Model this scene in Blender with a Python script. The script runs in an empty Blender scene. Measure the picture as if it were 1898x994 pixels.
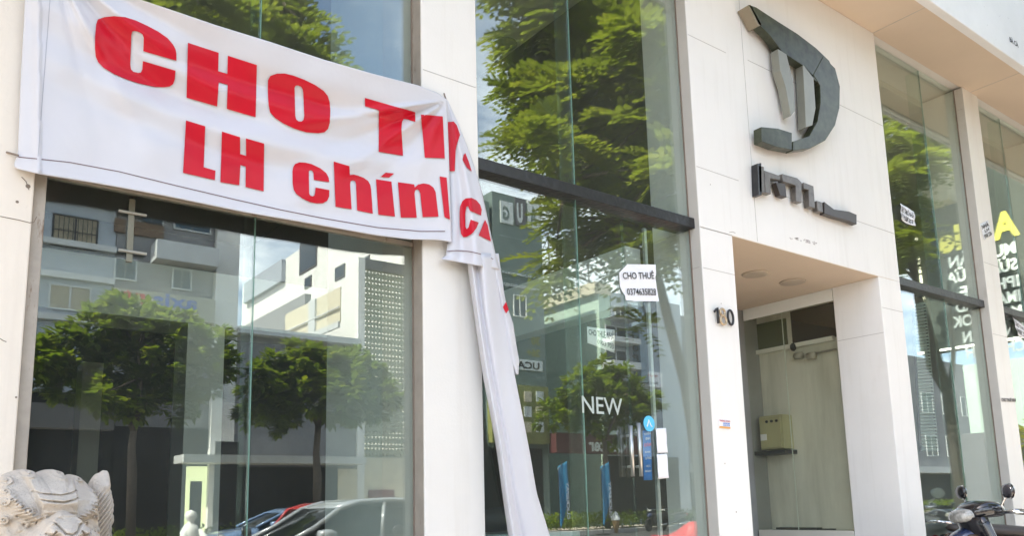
import bpy, bmesh, math, random
import numpy as np
from mathutils import Vector, Matrix
R = math.radians
random.seed(7); rng = np.random.default_rng(7)
scene = bpy.context.scene
COL = scene.collection

# ------------------------------------------------------------------ camera
W_PX, H_PX = 1898, 994
FPX, CX, CY = 1517.28, 949.0, 684.92
CAM_D, EYE = 3.5, 1.30
yaw, pitch, roll = R(37.3023), R(9.38010), R(1.43730)
_f = np.array([math.sin(yaw)*math.cos(pitch), math.cos(yaw)*math.cos(pitch), math.sin(pitch)])
_r = np.array([math.cos(yaw), -math.sin(yaw), 0.0]); _d = np.cross(_f, _r)
_r2 = math.cos(roll)*_r + math.sin(roll)*_d
_d2 = -math.sin(roll)*_r + math.cos(roll)*_d
CAMM = np.array([_r2, _d2, _f])
cam = bpy.data.cameras.new("camera"); camo = bpy.data.objects.new("camera", cam); COL.objects.link(camo)
cam.sensor_fit = 'HORIZONTAL'; cam.sensor_width = 36; cam.lens = 36*FPX/W_PX
cam.shift_y = (CY-H_PX/2)/W_PX; cam.shift_x = 0
cam.clip_start = 0.05; cam.clip_end = 3000
camo.matrix_world = Matrix(((_r2[0], -_d2[0], -_f[0], 0), (_r2[1], -_d2[1], -_f[1], -CAM_D), (_r2[2], -_d2[2], -_f[2], EYE), (0, 0, 0, 1)))
scene.camera = camo

# ------------------------------------------------------------------ light
SUN = Vector((-0.60, 0.05, 0.80)).normalized()
world = bpy.data.worlds.new("World"); scene.world = world; world.use_nodes = True
nt = world.node_tree; nt.nodes.clear()
out = nt.nodes.new('ShaderNodeOutputWorld'); bg = nt.nodes.new('ShaderNodeBackground')
sky = nt.nodes.new('ShaderNodeTexSky'); sky.sky_type = 'NISHITA'; sky.sun_disc = False
sky.sun_elevation = math.asin(SUN.z); sky.sun_rotation = math.atan2(SUN.x, SUN.y)
sky.air_density = 1.0; sky.dust_density = 1.5; sky.ozone_density = 1.0
tc = nt.nodes.new('ShaderNodeTexCoord'); mp = nt.nodes.new('ShaderNodeMapping'); mp.inputs['Scale'].default_value = (1.6, 1.6, 4.0)
nz = nt.nodes.new('ShaderNodeTexNoise'); nz.inputs['Scale'].default_value = 2.2; nz.inputs['Detail'].default_value = 9; nz.inputs['Roughness'].default_value = .58
rp = nt.nodes.new('ShaderNodeValToRGB'); rp.color_ramp.elements[0].position = .42; rp.color_ramp.elements[1].position = .60
mx = nt.nodes.new('ShaderNodeMixRGB'); mx.inputs[2].default_value = (9.5, 9.8, 10.2, 1)
nt.links.new(tc.outputs['Generated'], mp.inputs[0]); nt.links.new(mp.outputs[0], nz.inputs['Vector'])
nt.links.new(nz.outputs[0], rp.inputs[0]); sx = nt.nodes.new('ShaderNodeSeparateXYZ'); cm = nt.nodes.new('ShaderNodeMapRange'); cm.inputs['From Min'].default_value = .58; cm.inputs['From Max'].default_value = .34
cm.inputs['To Min'].default_value = .12; cm.inputs['To Max'].default_value = 1.0
ml_ = nt.nodes.new('ShaderNodeMath'); ml_.operation = 'MULTIPLY'
nt.links.new(tc.outputs['Generated'], sx.inputs[0]); nt.links.new(sx.outputs['Z'], cm.inputs['Value']); nt.links.new(cm.outputs[0], ml_.inputs[1])
nt.links.new(rp.outputs[0], ml_.inputs[0]); nt.links.new(ml_.outputs[0], mx.inputs[0])
nt.links.new(sky.outputs[0], mx.inputs[1]); nt.links.new(mx.outputs[0], bg.inputs[0])
bg.inputs[1].default_value = 0.12; nt.links.new(bg.outputs[0], out.inputs[0])
sl = bpy.data.lights.new("sun", 'SUN'); sl.energy = 4.6; sl.angle = R(.5); sl.color = (1.0, .93, .82)
so = bpy.data.objects.new("sun", sl); COL.objects.link(so); so.rotation_euler = SUN.to_track_quat('Z', 'Y').to_euler()
so.location = (0, 0, 30)
vs = scene.view_settings; vs.view_transform = 'Standard'; vs.look = 'None'; vs.exposure = 2.1; vs.gamma = 1.0; vs.use_curve_mapping = False
scene.cycles.max_bounces = 10; scene.cycles.diffuse_bounces = 5; scene.cycles.glossy_bounces = 4
scene.cycles.transparent_max_bounces = 16; scene.cycles.transmission_bounces = 4
scene.cycles.use_denoising = True; scene.cycles.caustics_reflective = False; scene.cycles.caustics_refractive = False

# ------------------------------------------------------------------ pixel -> place helpers (the lens solved from the photo)
MIR = 0.1                                    # the plane of the glass
def ray(px, py): return CAMM.T @ np.array([px-CX, py-CY, FPX])
def F(px, py, Y=0.0):                        # point on the plane y = Y
    r = ray(px, py); t = (Y+CAM_D)/r[1]; return (r[0]*t, Y, EYE+r[2]*t)
def RF(px, py, D):                           # the real point, D metres in front of the shop, whose mirror image is at px,py
    p = F(px, py, D+2*MIR); return (p[0], -D, p[2])
def RX(px, py, X0):                          # the same for a plane x = X0
    r = ray(px, py); t = X0/r[0]; return (X0, -(r[1]*t-CAM_D-2*MIR), EYE+r[2]*t)
def K(k): return k*CAM_D

# ------------------------------------------------------------------ materials
MATS = {}
def pm(name, col, rough=.6, metal=0, var=.12, scale=3.0, spec=.5, bump=0, coat=0, bscale=None, trans=0):
    if name in MATS: return MATS[name]
    m = bpy.data.materials.new(name); m.use_nodes = True; t = m.node_tree; b = t.nodes['Principled BSDF']
    b.inputs['Roughness'].default_value = rough; b.inputs['Metallic'].default_value = metal
    b.inputs['Specular IOR Level'].default_value = spec; b.inputs['Coat Weight'].default_value = coat
    g = t.nodes.new('ShaderNodeNewGeometry'); n = t.nodes.new('ShaderNodeTexNoise')
    n.inputs['Scale'].default_value = scale; n.inputs['Detail'].default_value = 7; n.inputs['Roughness'].default_value = .65
    t.links.new(g.outputs['Position'], n.inputs['Vector'])
    r = t.nodes.new('ShaderNodeValToRGB'); e = r.color_ramp.elements
    e[0].position = .3; e[1].position = .7
    e[0].color = (*[max(0, c*(1-var)) for c in col], 1); e[1].color = (*[min(1, c*(1+var*.6)) for c in col], 1)
    t.links.new(n.outputs[0], r.inputs[0]); t.links.new(r.outputs[0], b.inputs['Base Color'])
    if bump:
        n2 = t.nodes.new('ShaderNodeTexNoise'); n2.inputs['Scale'].default_value = bscale or scale*8; n2.inputs['Detail'].default_value = 6
        t.links.new(g.outputs['Position'], n2.inputs['Vector'])
        bp = t.nodes.new('ShaderNodeBump'); bp.inputs['Strength'].default_value = bump; bp.inputs['Distance'].default_value = .02
        t.links.new(n2.outputs[0], bp.inputs['Height']); t.links.new(bp.outputs[0], b.inputs['Normal'])
    MATS[name] = m; return m
def stain(m, col, scale, lo, hi, amt):
    """patches of wear with a shape of their own, over the base colour"""
    t = m.node_tree; b = t.nodes['Principled BSDF']; src = b.inputs['Base Color'].links[0].from_socket
    g = t.nodes.new('ShaderNodeNewGeometry'); mp = t.nodes.new('ShaderNodeMapping'); mp.inputs['Scale'].default_value = scale
    n = t.nodes.new('ShaderNodeTexNoise'); n.inputs['Scale'].default_value = 1; n.inputs['Detail'].default_value = 8; n.inputs['Roughness'].default_value = .7
    r = t.nodes.new('ShaderNodeValToRGB'); r.color_ramp.elements[0].position = lo; r.color_ramp.elements[1].position = hi
    r.color_ramp.elements[0].color = (0, 0, 0, 1); r.color_ramp.elements[1].color = (amt, amt, amt, 1)
    x = t.nodes.new('ShaderNodeMixRGB'); x.inputs[2].default_value = (*col, 1)
    t.links.new(g.outputs['Position'], mp.inputs[0]); t.links.new(mp.outputs[0], n.inputs['Vector']); t.links.new(n.outputs[0], r.inputs[0])
    t.links.new(r.outputs[0], x.inputs[0]); t.links.new(src, x.inputs[1]); t.links.new(x.outputs[0], b.inputs['Base Color'])
    return m
def glass_mat(name, tint, f0=.085, power=5.0, dirt=.02):
    m = bpy.data.materials.new(name); m.use_nodes = True; t = m.node_tree; t.nodes.clear()
    o = t.nodes.new('ShaderNodeOutputMaterial'); mix = t.nodes.new('ShaderNodeMixShader')
    tr = t.nodes.new('ShaderNodeBsdfTransparent'); tr.inputs[0].default_value = (*tint, 1)
    gl = t.nodes.new('ShaderNodeBsdfGlossy'); gl.inputs['Roughness'].default_value = 0.0; gl.inputs[0].default_value = (.95, 1, .97, 1)
    lw = t.nodes.new('ShaderNodeLayerWeight'); lw.inputs[0].default_value = .5
    pw = t.nodes.new('ShaderNodeMath'); pw.operation = 'POWER'; pw.inputs[1].default_value = power
    mr = t.nodes.new('ShaderNodeMapRange'); mr.inputs['To Min'].default_value = f0; mr.inputs['To Max'].default_value = 1
    t.links.new(lw.outputs['Facing'], pw.inputs[0]); t.links.new(pw.outputs[0], mr.inputs[0])
    df = t.nodes.new('ShaderNodeBsdfDiffuse'); df.inputs[0].default_value = (.75, .78, .74, 1)
    mix2 = t.nodes.new('ShaderNodeMixShader')
    g = t.nodes.new('ShaderNodeNewGeometry'); n = t.nodes.new('ShaderNodeTexNoise'); n.inputs['Scale'].default_value = 1.7; n.inputs['Detail'].default_value = 9
    n.inputs['Roughness'].default_value = .7
    t.links.new(g.outputs['Position'], n.inputs['Vector'])
    m3 = t.nodes.new('ShaderNodeMath'); m3.operation = 'MULTIPLY'; m3.inputs[1].default_value = dirt; t.links.new(n.outputs[0], m3.inputs[0])
    t.links.new(m3.outputs[0], mix2.inputs[0]); t.links.new(tr.outputs[0], mix2.inputs[1]); t.links.new(df.outputs[0], mix2.inputs[2])
    # panes are never quite flat: a very slow ripple
    n4 = t.nodes.new('ShaderNodeTexNoise'); n4.inputs['Scale'].default_value = .9; n4.inputs['Detail'].default_value = 1
    t.links.new(g.outputs['Position'], n4.inputs['Vector'])
    bp = t.nodes.new('ShaderNodeBump'); bp.inputs['Strength'].default_value = .008; bp.inputs['Distance'].default_value = .02
    t.links.new(n4.outputs[0], bp.inputs['Height']); t.links.new(bp.outputs[0], gl.inputs['Normal'])
    t.links.new(mr.outputs[0], mix.inputs[0]); t.links.new(mix2.outputs[0], mix.inputs[1]); t.links.new(gl.outputs[0], mix.inputs[2])
    t.links.new(mix.outputs[0], o.inputs[0]); MATS[name] = m; return m
def leaf_mat(name, a, b, c, trans=.35, scale=1.3):
    m = bpy.data.materials.new(name); m.use_nodes = True; t = m.node_tree; t.nodes.clear()
    o = t.nodes.new('ShaderNodeOutputMaterial'); mix = t.nodes.new('ShaderNodeMixShader'); mix.inputs[0].default_value = trans
    d = t.nodes.new('ShaderNodeBsdfPrincipled'); d.inputs['Roughness'].default_value = .5; d.inputs['Specular IOR Level'].default_value = .3
    tl = t.nodes.new('ShaderNodeBsdfTranslucent')
    g = t.nodes.new('ShaderNodeNewGeometry'); n = t.nodes.new('ShaderNodeTexNoise'); n.inputs['Scale'].default_value = scale; n.inputs['Detail'].default_value = 8
    n.inputs['Roughness'].default_value = .8
    t.links.new(g.outputs['Position'], n.inputs['Vector'])
    r = t.nodes.new('ShaderNodeValToRGB'); e = r.color_ramp.elements
    e[0].position = .3; e[0].color = (*a, 1); e[1].position = .72; e[1].color = (*c, 1); k = e.new(.5); k.color = (*b, 1)
    t.links.new(n.outputs[0], r.inputs[0]); t.links.new(r.outputs[0], d.inputs['Base Color'])
    y = t.nodes.new('ShaderNodeMixRGB'); y.blend_type = 'MULTIPLY'; y.inputs[0].default_value = 1; y.inputs[2].default_value = (1.7, 1.6, .7, 1)
    t.links.new(r.outputs[0], y.inputs[1]); t.links.new(y.outputs[0], tl.inputs[0])
    t.links.new(d.outputs[0], mix.inputs[1]); t.links.new(tl.outputs[0], mix.inputs[2]); t.links.new(mix.outputs[0], o.inputs[0])
    MATS[name] = m; return m
def emit(name, col, s):
    m = bpy.data.materials.new(name); m.use_nodes = True; b = m.node_tree.nodes['Principled BSDF']
    b.inputs['Base Color'].default_value = (*col, 1); b.inputs['Emission Color'].default_value = (*col, 1); b.inputs['Emission Strength'].default_value = s
    MATS[name] = m; return m

M_WALL = stain(pm('white_wall_paint', (.80, .775, .74), .55, var=.04, scale=1.2, bump=.05, bscale=90), (.55, .49, .42), (2.2, 2.2, .9), .60, .80, .35)
stain(M_WALL, (.50, .45, .39), (7, 7, .45), .52, .80, .30)
M_WALL_OLD = stain(pm('cream_wall_paint', (.80, .72, .62), .6, var=.06, scale=1.6, bump=.12, bscale=40), (.48, .38, .29), (3, 3, 5), .62, .74, .55)
M_PILLAR = stain(pm('ivory_pillar_paint', (.80, .765, .71), .55, var=.04, scale=1.5, bump=.05, bscale=80), (.55, .47, .38), (4, 4, 1.0), .62, .82, .35)
stain(M_PILLAR, (.55, .47, .38), (8, 8, .4), .52, .80, .28); stain(M_WALL_OLD, (.52, .43, .34), (5, 5, .4), .50, .80, .35)
M_RUST = stain(pm('weathered_frame', (.42, .37, .31), .6, var=.15, scale=9), (.16, .08, .04), (14, 14, 3), .58, .66, .9)
M_REVEAL = stain(pm('reveal_paint', (.60, .57, .52), .6, var=.06, scale=3), (.33, .28, .22), (10, 10, 1.5), .6, .75, .5)
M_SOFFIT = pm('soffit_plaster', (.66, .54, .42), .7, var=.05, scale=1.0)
M_FASCIA = stain(pm('fascia_plaster', (.82, .82, .82), .7, var=.05, scale=2, bump=.2), (.30, .28, .26), (9, 9, 14), .66, .70, .7)
M_JOINT = pm('tile_joint_grout', (.47, .44, .41), .9)
M_CRACK = pm('crack_dark', (.24, .19, .15), .9)
M_BLACK = pm('black_steel_paint', (.018, .018, .02), .32, var=.3, scale=20, bump=.2, bscale=30)
M_STEEL = pm('brushed_steel', (.55, .55, .53), .32, 1, var=.1)
M_GLASS = glass_mat('tinted_pane', (.94, .98, .955), .13, dirt=.03)
M_GLASSD = glass_mat('door_pane', (.95, .955, .91), .06)
M_FIN = glass_mat('glass_fin_edge', (.90, .965, .93), .12)
M_INW = pm('interior_white', (.82, .83, .79), .7, var=.05)
M_INWARM = pm('interior_cream', (.62, .60, .52), .7, var=.05)
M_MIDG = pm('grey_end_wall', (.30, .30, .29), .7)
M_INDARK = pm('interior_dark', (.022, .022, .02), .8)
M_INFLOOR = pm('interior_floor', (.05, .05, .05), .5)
M_VINYL = pm('white_vinyl', (.61, .60, .63), .36, var=.03, scale=2, spec=.45, bump=.18, bscale=7)
M_VRED = pm('red_vinyl_print', (.55, .004, .02), .36, var=.10, scale=4, spec=.3)
M_VLINE = pm('brown_print', (.20, .13, .14), .5)
M_STONE = stain(pm('carved_stone', (.57, .50, .42), .8, var=.16, scale=12, bump=.4, bscale=120), (.30, .27, .24), (20, 20, 20), .58, .75, .5)
M_PAPER = pm('paper_white', (.82, .82, .85), .7, var=.03)
M_INK = pm('black_ink', (.012, .012, .014), .6)
M_BLUE = pm('blue_print', (.03, .20, .62), .5, var=.25, scale=9)
M_SKYB = pm('sky_blue_print', (.10, .50, .78), .5)
M_DECAL = pm('white_decal', (.44, .50, .45), .6)
M_PAVE = pm('pavement_tile', (.50, .43, .35), .8, var=.18, scale=2.5, bump=.2)
M_ROAD = pm('asphalt', (.055, .055, .055), .85, var=.25, scale=6, bump=.4)
M_KERB = pm('kerb_concrete', (.42, .40, .37), .85, var=.2)
M_LINE = pm('road_paint', (.75, .75, .72), .7)

# ------------------------------------------------------------------ mesh helpers
class MB:
    def __init__(s): s.v = []; s.f = []
    def poly(s, pts):
        n = len(s.v); s.v += [tuple(p) for p in pts]; s.f.append(tuple(range(n, n+len(pts)))); return s
    def box(s, x0, x1, y0, y1, z0, z1):
        n = len(s.v)
        s.v += [(x0, y0, z0), (x1, y0, z0), (x1, y1, z0), (x0, y1, z0), (x0, y0, z1), (x1, y0, z1), (x1, y1, z1), (x0, y1, z1)]
        s.f += [tuple(n+i for i in q) for q in ((3, 2, 1, 0), (4, 5, 6, 7), (0, 1, 5, 4), (1, 2, 6, 5), (2, 3, 7, 6), (3, 0, 4, 7))]; return s
    def hexa(s, a, b):                       # two quads (lists of 4) joined
        n = len(s.v); s.v += [tuple(p) for p in a] + [tuple(p) for p in b]
        s.f += [tuple(n+i for i in q) for q in ((3, 2, 1, 0), (4, 5, 6, 7), (0, 1, 5, 4), (1, 2, 6, 5), (2, 3, 7, 6), (3, 0, 4, 7))]; return s
    def prism(s, pts, ext):                  # planar outline swept by a vector
        n = len(s.v); k = len(pts); e = Vector(ext)
        s.v += [tuple(p) for p in pts] + [tuple(Vector(p)+e) for p in pts]
        s.f.append(tuple(range(n+k-1, n-1, -1))); s.f.append(tuple(range(n+k, n+2*k)))
        for i in range(k): j = (i+1) % k; s.f.append((n+i, n+j, n+k+j, n+k+i))
        return s
    def tube(s, pts, rad, n=10, cap=True):
        pts = [Vector(p) for p in pts]; rad = rad if hasattr(rad, '__len__') else [rad]*len(pts); base = len(s.v); prev = None
        for i, p in enumerate(pts):
            t = (pts[min(i+1, len(pts)-1)]-pts[max(i-1, 0)]).normalized()
            u = prev if prev is not None else (Vector((0, 0, 1)) if abs(t.z) < .9 else Vector((1, 0, 0)))
            u = (u-t*u.dot(t)).normalized(); w = t.cross(u); prev = u
            for k in range(n): a = 2*math.pi*k/n; s.v.append(tuple(p+(u*math.cos(a)+w*math.sin(a))*rad[i]))
        for i in range(len(pts)-1):
            for k in range(n): a = base+i*n+k; b = base+i*n+(k+1) % n; s.f.append((a, b, b+n, a+n))
        if cap: s.f.append(tuple(range(base+n-1, base-1, -1))); e = base+(len(pts)-1)*n; s.f.append(tuple(range(e, e+n)))
        return s
    def lathe(s, prof, c=(0, 0, 0), n=24, axis='z'):
        base = len(s.v)
        for r, h in prof:
            for k in range(n):
                a = 2*math.pi*k/n; x, y = r*math.cos(a), r*math.sin(a)
                p = {'z': (x, y, h), 'y': (x, h, y), 'x': (h, x, y)}[axis]; s.v.append((c[0]+p[0], c[1]+p[1], c[2]+p[2]))
        for i in range(len(prof)-1):
            for k in range(n): a = base+i*n+k; b = base+i*n+(k+1) % n; s.f.append((a, b, b+n, a+n))
        if prof[0][0] > 1e-4: s.f.append(tuple(range(base+n-1, base-1, -1)))
        if prof[-1][0] > 1e-4: e = base+(len(prof)-1)*n; s.f.append(tuple(range(e, e+n)))
        return s
    def ell(s, c, r, n=16, m=10):
        return s.lathe_e(c, r, n, m)
    def lathe_e(s, c, r, n, m):
        base = len(s.v)
        for i in range(m+1):
            t = math.pi*i/m
            for k in range(n):
                a = 2*math.pi*k/n; s.v.append((c[0]+r[0]*math.sin(t)*math.cos(a), c[1]+r[1]*math.sin(t)*math.sin(a), c[2]-r[2]*math.cos(t)))
        for i in range(m):
            for k in range(n): a = base+i*n+k; b = base+i*n+(k+1) % n; s.f.append((a, b, b+n, a+n))
        return s
    def grid(s, rows):                       # rows of equal length
        base = len(s.v); w = len(rows[0])
        for r in rows: s.v += [tuple(p) for p in r]
        for i in range(len(rows)-1):
            for j in range(w-1): a = base+i*w+j; s.f.append((a, a+1, a+w+1, a+w))
        return s
    def build(s, name, mat, parent=None, bevel=0, smooth=False, sub=0, solid=0, local=False):
        me = bpy.data.meshes.new(name)
        vv = s.v
        if parent is not None and not local:
            o = parent; off = Vector((0, 0, 0))
            while o is not None: off += o.location; o = o.parent
            vv = [(p[0]-off.x, p[1]-off.y, p[2]-off.z) for p in s.v]
        me.from_pydata(vv, [], s.f)
        bm = bmesh.new(); bm.from_mesh(me); bmesh.ops.remove_doubles(bm, verts=bm.verts, dist=1e-5)
        bmesh.ops.recalc_face_normals(bm, faces=bm.faces); bm.to_mesh(me); bm.free()
        if smooth:
            for p in me.polygons: p.use_smooth = True
        o = bpy.data.objects.new(name, me); COL.objects.link(o)
        if mat is not None: me.materials.append(mat)
        if parent is not None: o.parent = parent
        if solid: md = o.modifiers.new('solid', 'SOLIDIFY'); md.thickness = solid; md.offset = 0
        if bevel: md = o.modifiers.new('bevel', 'BEVEL'); md.width = bevel; md.segments = 2; md.limit_method = 'ANGLE'; md.angle_limit = R(40)
        if sub: md = o.modifiers.new('sub', 'SUBSURF'); md.levels = sub; md.render_levels = sub
        return o
def thing(name, label, cat, loc=(0, 0, 0), rz=0, group=None):
    o = bpy.data.objects.new(name, None); COL.objects.link(o); o.location = loc; o.rotation_euler.z = rz
    o.empty_display_size = .1; o['label'] = label; o['category'] = cat
    if group: o['group'] = group
    return o
def tag(o, label, cat, group=None):
    o['label'] = label; o['category'] = cat
    if group: o['group'] = group
    return o
def kind(o, k): o['kind'] = k; return o
def dup(root, loc, rz, label, group=None, scale=None):
    r = root.copy(); COL.objects.link(r); r.location = loc; r.rotation_euler.z = rz; r['label'] = label
    if group: r['group'] = group
    if scale: r.scale = (scale,)*3
    for ch in list(root.children):
        c = ch.copy(); COL.objects.link(c); c.parent = r
        for g in ch.children: e = g.copy(); COL.objects.link(e); e.parent = c
    return r
_tc = {}
def text_flat(s, bold=0.0, space=1.0):
    """2D verts/faces of a line of text, cap height about .7, origin at its left end"""
    key = (s, bold, space)
    if key in _tc: return _tc[key]
    cu = bpy.data.curves.new('t', 'FONT'); cu.body = s; cu.offset = bold; cu.space_character = space; cu.resolution_u = 4
    o = bpy.data.objects.new('t', cu); COL.objects.link(o)
    dg = bpy.context.evaluated_depsgraph_get(); dg.update()
    me = bpy.data.meshes.new_from_object(o.evaluated_get(dg))
    v = np.array([(p.co.x, p.co.y) for p in me.vertices]) if len(me.vertices) else np.zeros((1, 2)); f = [tuple(p.vertices) for p in me.polygons]
    bpy.data.objects.remove(o); bpy.data.curves.remove(cu); bpy.data.meshes.remove(me)
    v = v - np.array([v[:, 0].min(), 0]); _tc[key] = (v, f); return v, f
def put_text(mb, s, o, ux, uz, width=None, height=None, bold=0.0, space=1.0, lift=(0, 0, 0)):
    """lay text on a plane: o lower-left corner, ux/uz unit vectors; fitted to a width and/or a cap height"""
    v, f = text_flat(s, bold, space); w = v[:, 0].max(); h = .72
    sx = width/w if width else None; sy = height/h if height else None
    if sx is None: sx = sy
    if sy is None: sy = sx
    o, ux, uz, lift = (np.array(a, float) for a in (o, ux, uz, lift)); n = len(mb.v)
    for x, y in v: mb.v.append(tuple(o+lift+ux*x*sx+uz*y*sy))
    mb.f += [tuple(n+i for i in q) for q in f]
    return mb
def np_mesh(name, verts, quads, mat, parent=None):
    me = bpy.data.meshes.new(name); nv, nf = len(verts), len(quads); k = quads.shape[1]
    me.vertices.add(nv); me.vertices.foreach_set('co', verts.astype(np.float32).ravel())
    me.loops.add(nf*k); me.loops.foreach_set('vertex_index', quads.astype(np.int32).ravel())
    me.polygons.add(nf); me.polygons.foreach_set('loop_start', np.arange(0, nf*k, k, dtype=np.int32))
    me.update(calc_edges=True); me.validate()
    o = bpy.data.objects.new(name, me); COL.objects.link(o); me.materials.append(mat)
    if parent is not None: o.parent = parent
    return o

# ================================================================== SETTING: ground
kind(MB().box(-120, 200, -400, 400, -.60, -.30).build('ground', pm('dry_ground', (.28, .25, .21), .9)), 'structure')
kind(MB().box(-60, 120, -24.5, -5.2, -.296, -.15).build('road', M_ROAD), 'structure')
kind(MB().box(-60, 120, -5.0, 9, -.29, 0).build('pavement', M_PAVE, bevel=.01), 'structure')
kind(MB().box(-60, 120, -5.2, -5.002, -.28, .004).build('kerb', M_KERB, bevel=.02), 'structure')
kind(MB().box(4.7, 14, -1.75, -.004, .004, .15).build('shop_apron', M_KERB, bevel=.015), 'structure')
kind(MB().box(-60, 120, -31, -26.6, -.29, 0).build('opposite_pavement', M_PAVE), 'structure')
kind(MB().box(-60, 120, -24.72, -24.502, -.28, .05).build('median_kerb', M_KERB, bevel=.03), 'structure')
kind(MB().box(-60, 120, -26.598, -24.722, -.28, .02).build('planting_strip', pm('soil', (.09, .06, .04), .95)), 'structure')
ml = MB()
for i in range(22): ml.box(-40+i*6, -37+i*6, -14.93, -14.8, -.148, -.144)
kind(ml.build('road_marking', M_LINE), 'structure')

# ================================================================== THE SHOP
X0L, X1 = K(.117), K(.602); X2, X3 = K(.706), K(1.235); X4, X5 = K(1.335), K(1.898); X6, X7 = K(2.0), K(2.502); X8, X9 = K(2.60), K(3.10)
ZS = 5.55; ZL = 3.155; ZT = 3.20
shop = thing('shop_building', 'empty white shop building with tall glass windows and recessed entrance', 'shop', (4.6, 0, 0))
MB().box(-9, X0L-.045, 0, .44, 0, 7.4).build('wall', M_WALL_OLD, shop, bevel=.006)['label'] = 'cream flaking wall left of the windows'
MB().box(X1, X2, 0, .44, 0, ZS).build('pillar', M_PILLAR, shop, bevel=.008)
MB().box(X3, X4, 0, .44, 0, ZL).build('pillar', M_WALL, shop, bevel=.006)
MB().box(X5, X6, 0, .44, 0, ZL).build('pillar', M_WALL, shop, bevel=.006)
MB().box(X7, X8, 0, .44, 0, ZS).build('pillar', M_PILLAR, shop, bevel=.006)
MB().box(X9, X9+.35, 0, .44, 0, ZS).build('pillar', M_PILLAR, shop, bevel=.006)
MB().box(X9+.35, 14, .02, .44, 0, ZS).build('wall', M_PILLAR, shop)
MB().box(X3, X6, 0, .44, ZL, ZS).build('wall', M_WALL, shop, bevel=.006)['label'] = 'white panelled wall over the entrance'
# reveals: 3 mm skins on the pillar flanks towards the glass
for (x, m) in ((X1-.003, M_RUST), (X3-.003, M_REVEAL), (X7-.003, M_REVEAL), (X9-.003, M_REVEAL)):
    MB().box(x, x+.0025, .004, .088, .01, ZS-.01).build('reveal', m, shop)
MB().box(X0L-.045, X0L, .03, .44, 0, ZS).build('window_jamb', M_RUST, shop, bevel=.004)
# upper storey, canopy, roof
MB().box(-9, 14, .02, .44, ZS+.02, 7.4).build('wall', M_PILLAR, shop)
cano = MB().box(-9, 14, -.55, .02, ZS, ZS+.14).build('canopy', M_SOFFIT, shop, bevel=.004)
MB().box(-9, 14, -.585, -.552, ZS-.035, ZS+1.25).build('fascia', M_FASCIA, cano, bevel=.006)
MB().box(-9, 14, -.552, -.50, ZS-.022, ZS-.002).build('drip_edge', M_FASCIA, cano)
for a, b in (((1656, 42), (1727, 7.5)), ((1823, 161), (1898, 132))):
    r = ray(*a); t = (ZS-EYE)/r[2]; x = r[0]*t
    MB().box(x-.003, x+.003, -.50, .0, ZS-.002, ZS+.001).build('soffit_joint', M_JOINT, cano)
MB().box(-9, 14, -.5, 9.4, 7.4, 7.6).build('roof', M_WALL, shop)
MB().box(-9, -8.7, .44, 9.4, 0, 7.4).build('side_wall', M_INW, shop)
MB().box(13.7, 14, .44, 9.4, 0, 7.4).build('side_wall', M_INW, shop)
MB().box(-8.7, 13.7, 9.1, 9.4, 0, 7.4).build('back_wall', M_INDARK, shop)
MB().box(-8.7, 13.7, .442, 9.1, 5.50, 5.62).build('interior_ceiling', M_INWARM, shop)
MB().box(-8.7, 13.7, .10, 9.1, .002, .10).build('interior_floor', M_INFLOOR, shop)
# interior beam seen through the left window, columns, partitions
MB().box(-8.7, 4.2, 3.0, 3.5, 2.766, 3.20).build('interior_beam', M_INW, shop)
MB().box(1.78, 2.066, 3.002, 3.35, .1, 2.764).build('interior_column', M_INW, shop)
MB().box(1.42, 1.60, 5.2, 5.5, .1, 2.764).build('interior_column', M_INWARM, shop)
MB().box(4.361, 4.50, .442, 9.1, .1, 5.5).build('partition', pm('brown_board', (.10, .085, .06), .7), shop)
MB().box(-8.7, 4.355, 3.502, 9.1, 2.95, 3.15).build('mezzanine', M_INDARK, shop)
MB().box(4.2, 4.355, .6, 3.0, 2.72, 3.16).build('bulkhead', M_INW, shop)
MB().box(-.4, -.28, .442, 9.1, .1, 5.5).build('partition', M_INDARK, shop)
MB().box(2.13, 2.42, .442, 1.2, .1, 5.5).build('partition', M_INW, shop)
# hall behind the entrance
MB().box(6.90, 6.995, .442, 5.2, .1, 5.5).build('partition', stain(pm('hall_wall', (.76, .755, .68), .7, var=.10, scale=1.2), (.36, .36, .28), (4, 4, .5), .42, .72, .6), shop)
# tile joints of the cladding
def vjoint(mb, x, z0, z1): mb.box(x-.0018, x+.0018, -.0015, .001, z0, z1)
def hjoint(mb, x0, x1, z): mb.box(x0, x1, -.0015, .001, z-.0018, z+.0018)
for px, py, x0, x1 in ((835, 146, X1+.01, X2-.01), (1330, 429, X3+.005, X4-.005), (1332, 503, X3+.005, X4-.005), (1660, 576, X5+.005, X6-.005), (1838, 491, X7+.005, X8-.005), (1856, 623, X7+.005, X8-.005),
                       (1340, 95, X3+.005, X4+.08), (1340, 325, X3+.005, X4+.12)):
    jm = MB(); hjoint(jm, x0, x1, F(px, py, 0)[2]); jm.build('tile_joint', M_JOINT, shop)
jm = MB(); vjoint(jm, F(1398, 370, 0)[0], ZL+.01, ZS-.01); jm.build('tile_joint', M_JOINT, shop)
jm = MB(); hjoint(jm, F(1398, 370, 0)[0]+.004, X6-.01, F(1560, 400, 0)[2]); jm.build('tile_joint', M_JOINT, shop)
jm = MB(); hjoint(jm, F(1385, 107, 0)[0]+.004, X6-.01, F(1400, 118, 0)[2]); jm.build('tile_joint', M_JOINT, shop)
MB().box(X5-.0015, X5+.001, .005, .43, 2.66, 2.664).build('tile_joint', M_JOINT, shop)
for x, z in ((X3, F(1290, 497, .05)[2]), (X7, F(1790, 210, .05)[2])): MB().box(x-.0045, x-.0015, .02, .085, z, z+.004).build('tile_joint', M_JOINT, shop)
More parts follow.
